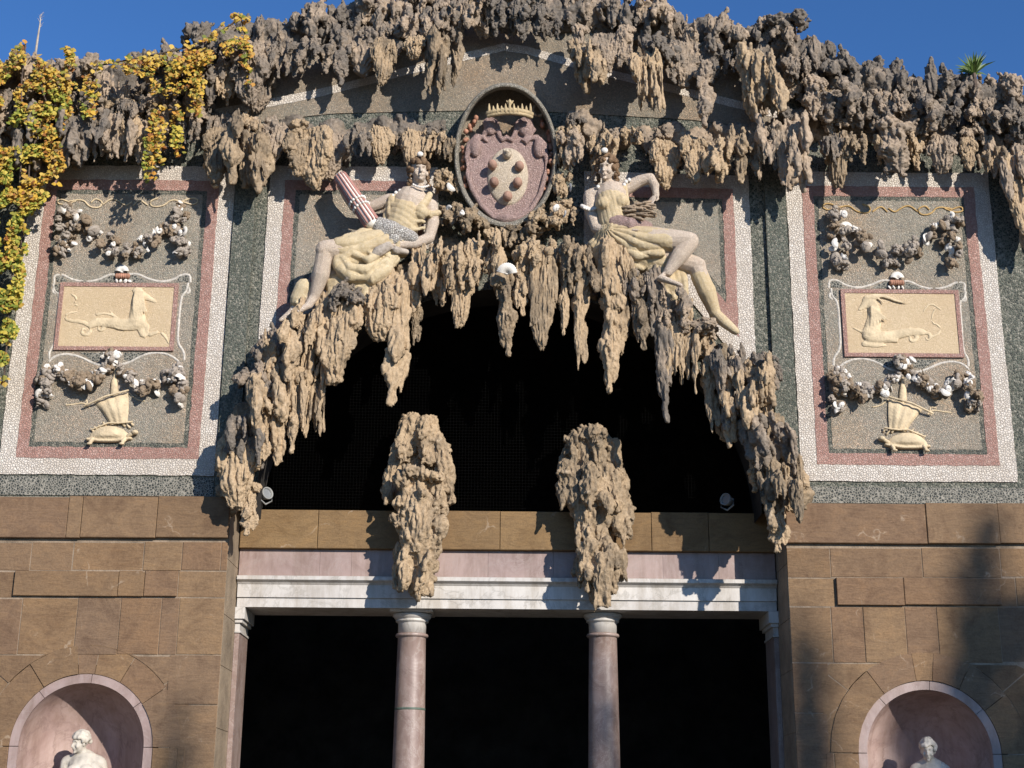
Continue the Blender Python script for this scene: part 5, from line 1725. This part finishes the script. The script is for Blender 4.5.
    for du in (-6, -2, 3, 7):
        p = px(122.5 + du, 281, -.03); p.x *= sx; shell(t, p, .032, 'clam', 'shell_white')
    # lower garlands
    garland([(57, 366), (62, 375), (70, 381), (78, 384), (87, 382), (95, 378), (103, 371), (112, 364)], 4.5, 34, 'left shell swag under the tablet of the %s panel' % sn if s < 0 else 'outer shell swag under the long-horned goat tablet', white=.42, sx=sx)
    garland([(120, 368), (128, 376), (137, 384), (147, 387), (157, 385), (166, 378), (174, 371), (180, 366)], 4.5, 34, 'arch-side shell swag under the tablet of the %s panel' % sn, white=.42, sx=sx)
    garland([(50, 366), (46, 376), (44, 388), (43, 402)], 6, 22, 'small shell drop at the outer edge of the %s panel' % sn, 'shell_drop', .34, sx=sx)
    garland([(180, 366), (180, 378), (179, 392), (178, 405)], 6, 22, 'small shell drop at the arch-side edge of the %s panel' % sn, 'shell_drop', .34, sx=sx)
    garland([(108, 355), (113, 356), (119, 357)], 3.5, 12, 'white shell rosette between the lower swags of the %s panel' % sn, 'shell_rosette', .8, False, sx=sx)
    # tortoise carrying a sail
    tt = thing('tortoise_relief', 'cream stucco tortoise with a billowing sail, at the foot of the %s panel' % sn, 'relief', Vector((px(111, 445, 0).x * sx, 0, px(111, 445, 0).z)))
    G = lambda x, y, Y=-.03: (lambda p: Vector((p.x * sx, Y, p.z)))(px(*g2(x, y), 0))
    m = MB()
    dome = [(352, 540), (362, 515), (385, 490), (420, 468), (470, 458), (520, 462), (565, 480), (598, 508), (610, 536), (560, 550), (480, 556), (400, 552)]
    cD = sum(x for x, y in dome) / 12, 512
    for k in range(9):
        w = 1 - (k / 9) ** 1.6 * .75
        P = [G(cD[0] + (x - cD[0]) * w, cD[1] + (y - cD[1]) * w) for x, y in dome]
        m.poly([(p_.x, p_.z) for p_ in P], -.02 - .009 * k, .0)
    m.tube([G(350, 543), G(420, 552), G(520, 553), G(612, 538)], .018, 8, sq=((0, 1, 0), 2.2))
    me = remesh(m, .008, 5, 'shell'); me.materials.append(M['relief']); link('carapace', me, None, tt)
    m = MB(); m.ell(G(640, 505, -.06), (.036, .04, .026), None, 12, 8); m.tube([G(595, 525, -.04), G(632, 508, -.06)], .021, 8); m.build('head', M['relief'], tt, True)
    for x in (375, 568):
        m = MB(); m.tube([G(x + 10, 545, -.05), G(x, 562, -.065), G(x - 2, 574, -.07)], [.024, .022, .018], 8); m.ell(G(x - 6, 576, -.08), (.028, .022, .013)); m.build('leg', M['relief'], tt, True)
    m = MB(); P0, P1, P2, P3 = (388, 318), (596, 262), (590, 446), (488, 458)
    nu_ = 16; vs = []; fs = []
    for j in range(11):
        for i in range(nu_ + 1):
            a, c2 = i / nu_, j / 10
            x = (P0[0] * (1 - a) + P1[0] * a) * (1 - c2) + (P3[0] * (1 - a) + P2[0] * a) * c2
            y = (P0[1] * (1 - a) + P1[1] * a) * (1 - c2) + (P3[1] * (1 - a) + P2[1] * a) * c2
            vs.append(G(x + 6 * math.sin(c2 * 3.14), y, -.02 - .05 * math.sin(a * 3.14) ** .6 * (.35 + .65 * math.sin(c2 * 3.14)) - .014 * abs(math.sin(a * 3.14 * 3.5))))
    for j in range(10):
        for i in range(nu_): fs.append((j * 17 + i, (j + 1) * 17 + i, (j + 1) * 17 + i + 1, j * 17 + i + 1))
    fs = fs if sx > 0 else [q[::-1] for q in fs]
    m.add(vs, fs); m.build('sail', M['relief'], tt, True)
    m = MB(); m.tube([G(335, 348, -.06), G(470, 295, -.10), G(600, 255, -.07)], .011, 8); m.build('yard', M['relief'], tt, True)
    m = MB(); m.tube([G(512, 290, -.03), G(514, 200, -.03), G(518, 118, -.03)], [.016, .016, .012], 8); m.tube([G(512, 262, -.03), G(512, 200, -.035), G(517, 150, -.03)], [.045, .034, .01], 8, sq=((0, 1, 0), .5)); m.build('mast', M['relief'], tt, True)
    m = MB()
    for x, y in ((372, 478), (395, 468), (420, 458), (445, 440), (560, 445), (590, 455), (610, 440)): m.tube([G(x + 14, y + 16, -.03), G(x, y, -.045)], [.014, .005], 6)
    m.tube([G(378, 486, -.045), G(480, 446, -.05), G(540, 448, -.05), G(580, 446, -.06), G(622, 438, -.05)], .009, 6); m.build('waves', M['relief'], tt, True)
    for pts in (((360, 350), (330, 320), (270, 330), (220, 335)), ((340, 350), (350, 300), (310, 310)), ((600, 262), (640, 300), (690, 310))):
        m = MB(); ribbon(m, [g2(*q) for q in pts], .008, -.02, sx); m.build('streamer', M['relief'], tt, True)

# ------------------------------------------------------------------ autumn creeper on the left shoulder
def leafmat(name, stops):
    m, nt, b = mat(name)
    g = N(nt, 'NewGeometry')
    r = ramp(nt, stops, 'CONSTANT')
    nt.links.new(g.outputs['Random Per Island'], r.inputs[0])
    nt.links.new(r.outputs[0], b.inputs['Base Color'])
    b.inputs['Roughness'].default_value = .6
    b.inputs['Specular IOR Level'].default_value = .25
    tr = N(nt, 'BsdfTranslucent'); nt.links.new(r.outputs[0], tr.inputs[0])
    mx = N(nt, 'MixShader'); mx.inputs[0].default_value = .3
    nt.links.new(b.outputs[0], mx.inputs[1]); nt.links.new(tr.outputs[0], mx.inputs[2])
    nt.links.new(mx.outputs[0], nt.nodes['Material Output'].inputs[0])
    return m


M['leaf'] = leafmat('autumn_leaf', [(0, (.64, .40, .055)), (.14, (.66, .46, .10)), (.28, (.52, .36, .065)), (.40, (.58, .29, .055)), (.52, (.30, .28, .055)), (.64, (.60, .41, .10)), (.74, (.32, .13, .04)), (.82, (.18, .21, .04)), (.89, (.50, .30, .07)), (.95, (.24, .16, .07))])
M['leaf_green'] = leafmat('yellow_green_leaf', [(0, (.54, .42, .065)), (.2, (.30, .31, .05)), (.38, (.62, .49, .09)), (.54, (.22, .26, .045)), (.68, (.52, .45, .09)), (.8, (.42, .25, .05)), (.9, (.16, .21, .04))])
vine = thing('climbing_vine', 'climbing vine with yellow and orange autumn leaves over the left shoulder of the facade', 'vine', px(5, 380, -.3))
lv = MB(); st = MB()
vrn = random.Random(21)


def leaf(p, size, mi=0):
    n_ = Vector((vrn.uniform(-.7, .9), -1, vrn.uniform(-.2, 1.0))).normalized()
    dn = Vector((vrn.uniform(-.6, .6), vrn.uniform(-.4, .2), -1)); dn = (dn - n_ * dn.dot(n_)).normalized()
    sd = dn.cross(n_)
    f = size * vrn.uniform(-.05, .28)
    w = size * vrn.uniform(.42, .56)
    P = [p, p + sd * w * .75 + dn * size * .12 - n_ * f, p + sd * w + dn * size * .45 - n_ * f, p + dn * size, p - sd * w + dn * size * .45 - n_ * f, p - sd * w * .75 + dn * size * .12 - n_ * f, p + dn * size * .45]
    lv.add(P, [(0, 1, 2, 6), (6, 2, 3), (6, 3, 4), (0, 6, 4, 5)], mi)


def inside(poly, x, y):
    c = False
    for (x0, y0), (x1, y1) in zip(poly, poly[1:] + poly[:1]):
        if (y0 > y) != (y1 > y) and x < (x1 - x0) * (y - y0) / (y1 - y0) + x0: c = not c
    return c


AREAS = [([(-40, 62), (8, 48), (20, 44), (44, 60), (70, 78), (72, 110), (60, 140), (66, 166), (52, 190), (30, 215), (26, 262), (20, 320), (10, 350), (0, 378), (-40, 400)], 3.0, (-.62, -.30)),
         ([(-40, 180), (30, 190), (24, 260), (18, 330), (2, 380), (-40, 400)], 2.0, (-.6, -.2)),
         ([(60, 66), (70, 58), (100, 78), (100, 112), (84, 118), (78, 90)], .9, (-.62, -.45)),
         ([(88, 62), (130, 56), (180, 52), (210, 34), (232, 12), (250, 16), (246, 40), (214, 66), (170, 78), (120, 72), (92, 78)], 1.7, (-.66, -.45)),
         ([(150, 62), (206, 52), (206, 80), (200, 112), (188, 112), (180, 92), (168, 120), (160, 150), (146, 178), (140, 150), (152, 110)], 1.15, (-.72, -.5)),
         ([(172, 108), (184, 110), (182, 150), (170, 148)], 1.0, (-.7, -.5)),
         ([(224, 14), (246, 12), (254, 60), (254, 88), (246, 84), (238, 44)], .8, (-.72, -.5))]
for poly, dens, (ya, yb) in AREAS:
    x0, x1 = min(p[0] for p in poly), max(p[0] for p in poly); y0, y1 = min(p[1] for p in poly), max(p[1] for p in poly)
    nn = int((x1 - x0) * (y1 - y0) * dens / 4.3)
    for _ in range(nn):
        u, v = vrn.uniform(x0, x1), vrn.uniform(y0, y1)
        if not inside(poly, u, v): continue
        if pn(np.array([[u / 15.0, v / 18.0, 3.3]]))[0] < -.03: continue
        gr = pn(np.array([[u / 30.0 + 7, v / 40.0, 1.7]]))[0] + (v - 150) / 420
        leaf(px(u, v, vrn.uniform(ya, yb)), vrn.uniform(.028, .056), 1 if gr > .12 else 0)
for pts in ([(170, 66), (160, 120), (150, 176)], [(198, 60), (196, 110)], [(176, 110), (180, 150)], [(90, 74), (92, 114)], [(242, 20), (250, 84)], [(240, 18), (200, 44), (150, 56), (96, 66)], [(24, 44), (20, 160), (14, 260), (2, 380)], [(60, 72), (30, 150), (20, 250)], [(40, 60), (56, 180)],
            [(161, 110), (160, 160)], [(72, 62), (70, 52), (68, 50)]):
    q = [px(u + vrn.uniform(-2, 2), v, -.52 + vrn.uniform(-.05, .05)) for u, v in along(pts, 9)]
    st.tube(q, .009, 6)
    for p in q:
        for _ in range(5): leaf(p + Vector((vrn.uniform(-.05, .05), vrn.uniform(-.06, .02), vrn.uniform(-.06, .06))), vrn.uniform(.045, .07))
lv.build('leaves', [M['leaf'], M['leaf_green']], vine)['kind'] = 'stuff'
st.build('stem', M['bark'], vine, True)['kind'] = 'stuff'

# ------------------------------------------------------------------ small plants on the skyline
M['blade'] = plain('green_blade', (.10, .16, .035), .3, 12, .5, 0)
M['dry_leaf'] = plain('dark_scrub', (.09, .085, .05), .3, 12, .8, 0)


def tuft(name, label, u, v, Y, h, n_, mt, spread=1.0):
    c = px(u, v, Y)
    t = thing(name, label, 'plant', c)
    m = MB()
    for i in range(n_):
        a = vrn.uniform(0, 6.283); e = vrn.uniform(.25, 1.45)
        d = Vector((math.cos(a) * math.cos(e) * spread, math.sin(a) * math.cos(e) * spread, math.sin(e))).normalized()
        l = h * vrn.uniform(.65, 1.05)
        sd = d.cross(Vector((0, 1, .2))).normalized() * h * .035
        up = Vector((0, 0, -h * .18 * math.cos(e)))
        p0, p1, p2 = c, c + d * l * .55, c + d * l + up
        m.add([p0 - sd, p0 + sd, p1 + sd * .9, p1 - sd * .9, p2], [(0, 1, 2, 3), (3, 2, 4)])
    m.build('blades', M[mt], t)['kind'] = 'stuff'
    m = MB(); m.tube([c - Vector((0, 0, .16)), c + Vector((0, 0, .02))], [.03, .02], 7); m.build('root_stock', M['bark'], t)


tuft('yucca_plant', 'small spiky green yucca growing on the right skyline', 974, 74, -.30, .30, 60, 'blade')
tuft('dry_shrub', 'small dark scrubby plant on top of the right shoulder of the cornice', 794, 26, -.2, .17, 40, 'dry_leaf', 1.3)
tuft('dry_shrub', 'thin wisps of dry grass on the skyline beside the creeper', 262, 28, .0, .12, 30, 'dry_leaf', 1.1)
s_ = thing('dry_stalk', 'tall pale dry stalk standing up above the yellow creeper', 'plant', px(36, 52, .0))
m = MB(); m.tube([px(35, 58, .0), px(37.5, 40, .0), px(40, 24, .0), px(41, 14, .0)], [.014, .012, .007, .003], 6); m.build('stem', M['dry_wood'], s_)
m = MB()
for k in range(12):
    u, v = 39 + k * .15, 30 - k * 1.3
    m.tube([px(u, v, 0), px(u + vrn.uniform(-3, 4), v - vrn.uniform(2, 5), vrn.uniform(-.03, .03))], [.003, .0015], 4)
m.build('seed_head', M['dry_wood'], s_)['kind'] = 'stuff'

# ------------------------------------------------------------------ spotlights on the sill
def spot(u, v, aim, label, mt):
    c = px(u, v, .40)
    t = thing('spotlight', label, 'spotlight', c - Vector((0, 0, .12)))
    ax = Vector(aim).normalized(); s1 = ax.cross(Vector((0, 0, 1))).normalized(); s2 = s1.cross(ax)
    def ringpts(o, r): return [o + s1 * r * math.cos(w) + s2 * r * math.sin(w) for w in (2 * math.pi * k / 20 for k in range(20))]
    m = MB(); rows = [(-.08, .022), (-.075, .04), (-.02, .056), (.02, .066), (.037, .066), (.033, .057), (.015, .052)]
    vs = []
    for d, r in rows: vs += ringpts(c + ax * d, r)
    m.add(vs, [(j * 20 + k, j * 20 + (k + 1) % 20, (j + 1) * 20 + (k + 1) % 20, (j + 1) * 20 + k) for j in range(6) for k in range(20)] + [tuple(range(19, -1, -1))])
    m.build('housing', M[mt], t, True)
    m = MB(); m.add(ringpts(c + ax * .013, .053), [tuple(range(20))]); m.build('lens', M['lamp_glass'], t)
    m = MB()
    a = c + s1 * .08; b_ = c - s1 * .08; dn = Vector((0, 0, -.11))
    m.tube([a + s1 * -.02, a, a + dn * .6, c + dn, b_ + dn * .6, b_, b_ + s1 * .02], .010, 6)
    m.build('bracket', M[mt], t, True)


spot(266, 494, (.55, -.55, .15), 'white round spotlight on a bracket at the left end of the sill', 'lamp_white')
spot(727, 500, (-.5, -.5, .1), 'spotlight in the shade at the right end of the sill', 'lamp_white')

# ------------------------------------------------------------------ trees of the garden behind the camera's right shoulder: they shade the right wall
M['needle'] = plain('conifer_leaf', (.05, .075, .03), .4, 9, .7, 0, island=.4)


def conifer(u, v, dist, h_ex, wid, label, n_=2600, top_w=.04, Y=-.1):
    tip = px(u, v, Y) + SUN * dist            # the tip whose shade reaches (u, v)
    base = Vector((tip.x, tip.y, 0))
    t = thing('cypress_tree', label, 'tree', base)
    H = tip.z
    m = MB(); m.tube([base, base + Vector((.05, 0, H * .4)), base + Vector((0, .05, H * .8)), tip - Vector((0, 0, .3))], [.26, .18, .09, .02], 10)
    for k in range(26):
        z = vrn.uniform(.12, .9) * H; a = vrn.uniform(0, 6.28); r = wid * (1 - z / H) ** .75 * vrn.uniform(.5, .9) + .05
        o = base + Vector((0, 0, z)); m.tube([o, o + Vector((math.cos(a) * r * .6, math.sin(a) * r * .6, r * .5)), o + Vector((math.cos(a) * r, math.sin(a) * r, r * 1.1))], [.045, .03, .01], 5)
    m.build('trunk', M['bark'], t, True)
    m = MB()
    for _ in range(n_):
        q = vrn.random() ** .8
        z = H * (1 - q * .93)
        r = (wid * q ** .62 + top_w) * math.sqrt(vrn.random())
        a = vrn.uniform(0, 6.28)
        if pn(np.array([[math.cos(a) * 1.5, math.sin(a) * 1.5, z * .75 + u]]))[0] < .0: continue
        c = base + Vector((r * math.cos(a), r * math.sin(a), z))
        s = vrn.uniform(.10, .22)
        d = Vector((vrn.uniform(-1, 1), vrn.uniform(-1, 1), vrn.uniform(.2, 1.6))).normalized(); e = d.cross(Vector((vrn.uniform(-1, 1), vrn.uniform(-1, 1), 0.1))).normalized()
        m.add([c - d * s, c + e * s * .45, c + d * s * 1.2, c - e * s * .45], [(0, 1, 2, 3)])
    m.build('crown', M['needle'], t)['kind'] = 'stuff'


conifer(978, 520, 38, 0, 1.5, 'tall dark cypress whose shade falls across the right stone wall', 5500)
conifer(1022, 585, 40, 0, 2.3, 'broad dark cypress standing right of the tall one', 6500)
conifer(804, 600, 36, 0, .75, 'slim young cypress whose shade falls beside the right jamb', 2600)
conifer(186, 690, 36, 0, .6, 'slim young cypress whose shade falls beside the left niche', 1600)
conifer(606, 660, 36, 0, .9, 'slim young cypress whose shade falls on the right column', 2600, Y=.7)
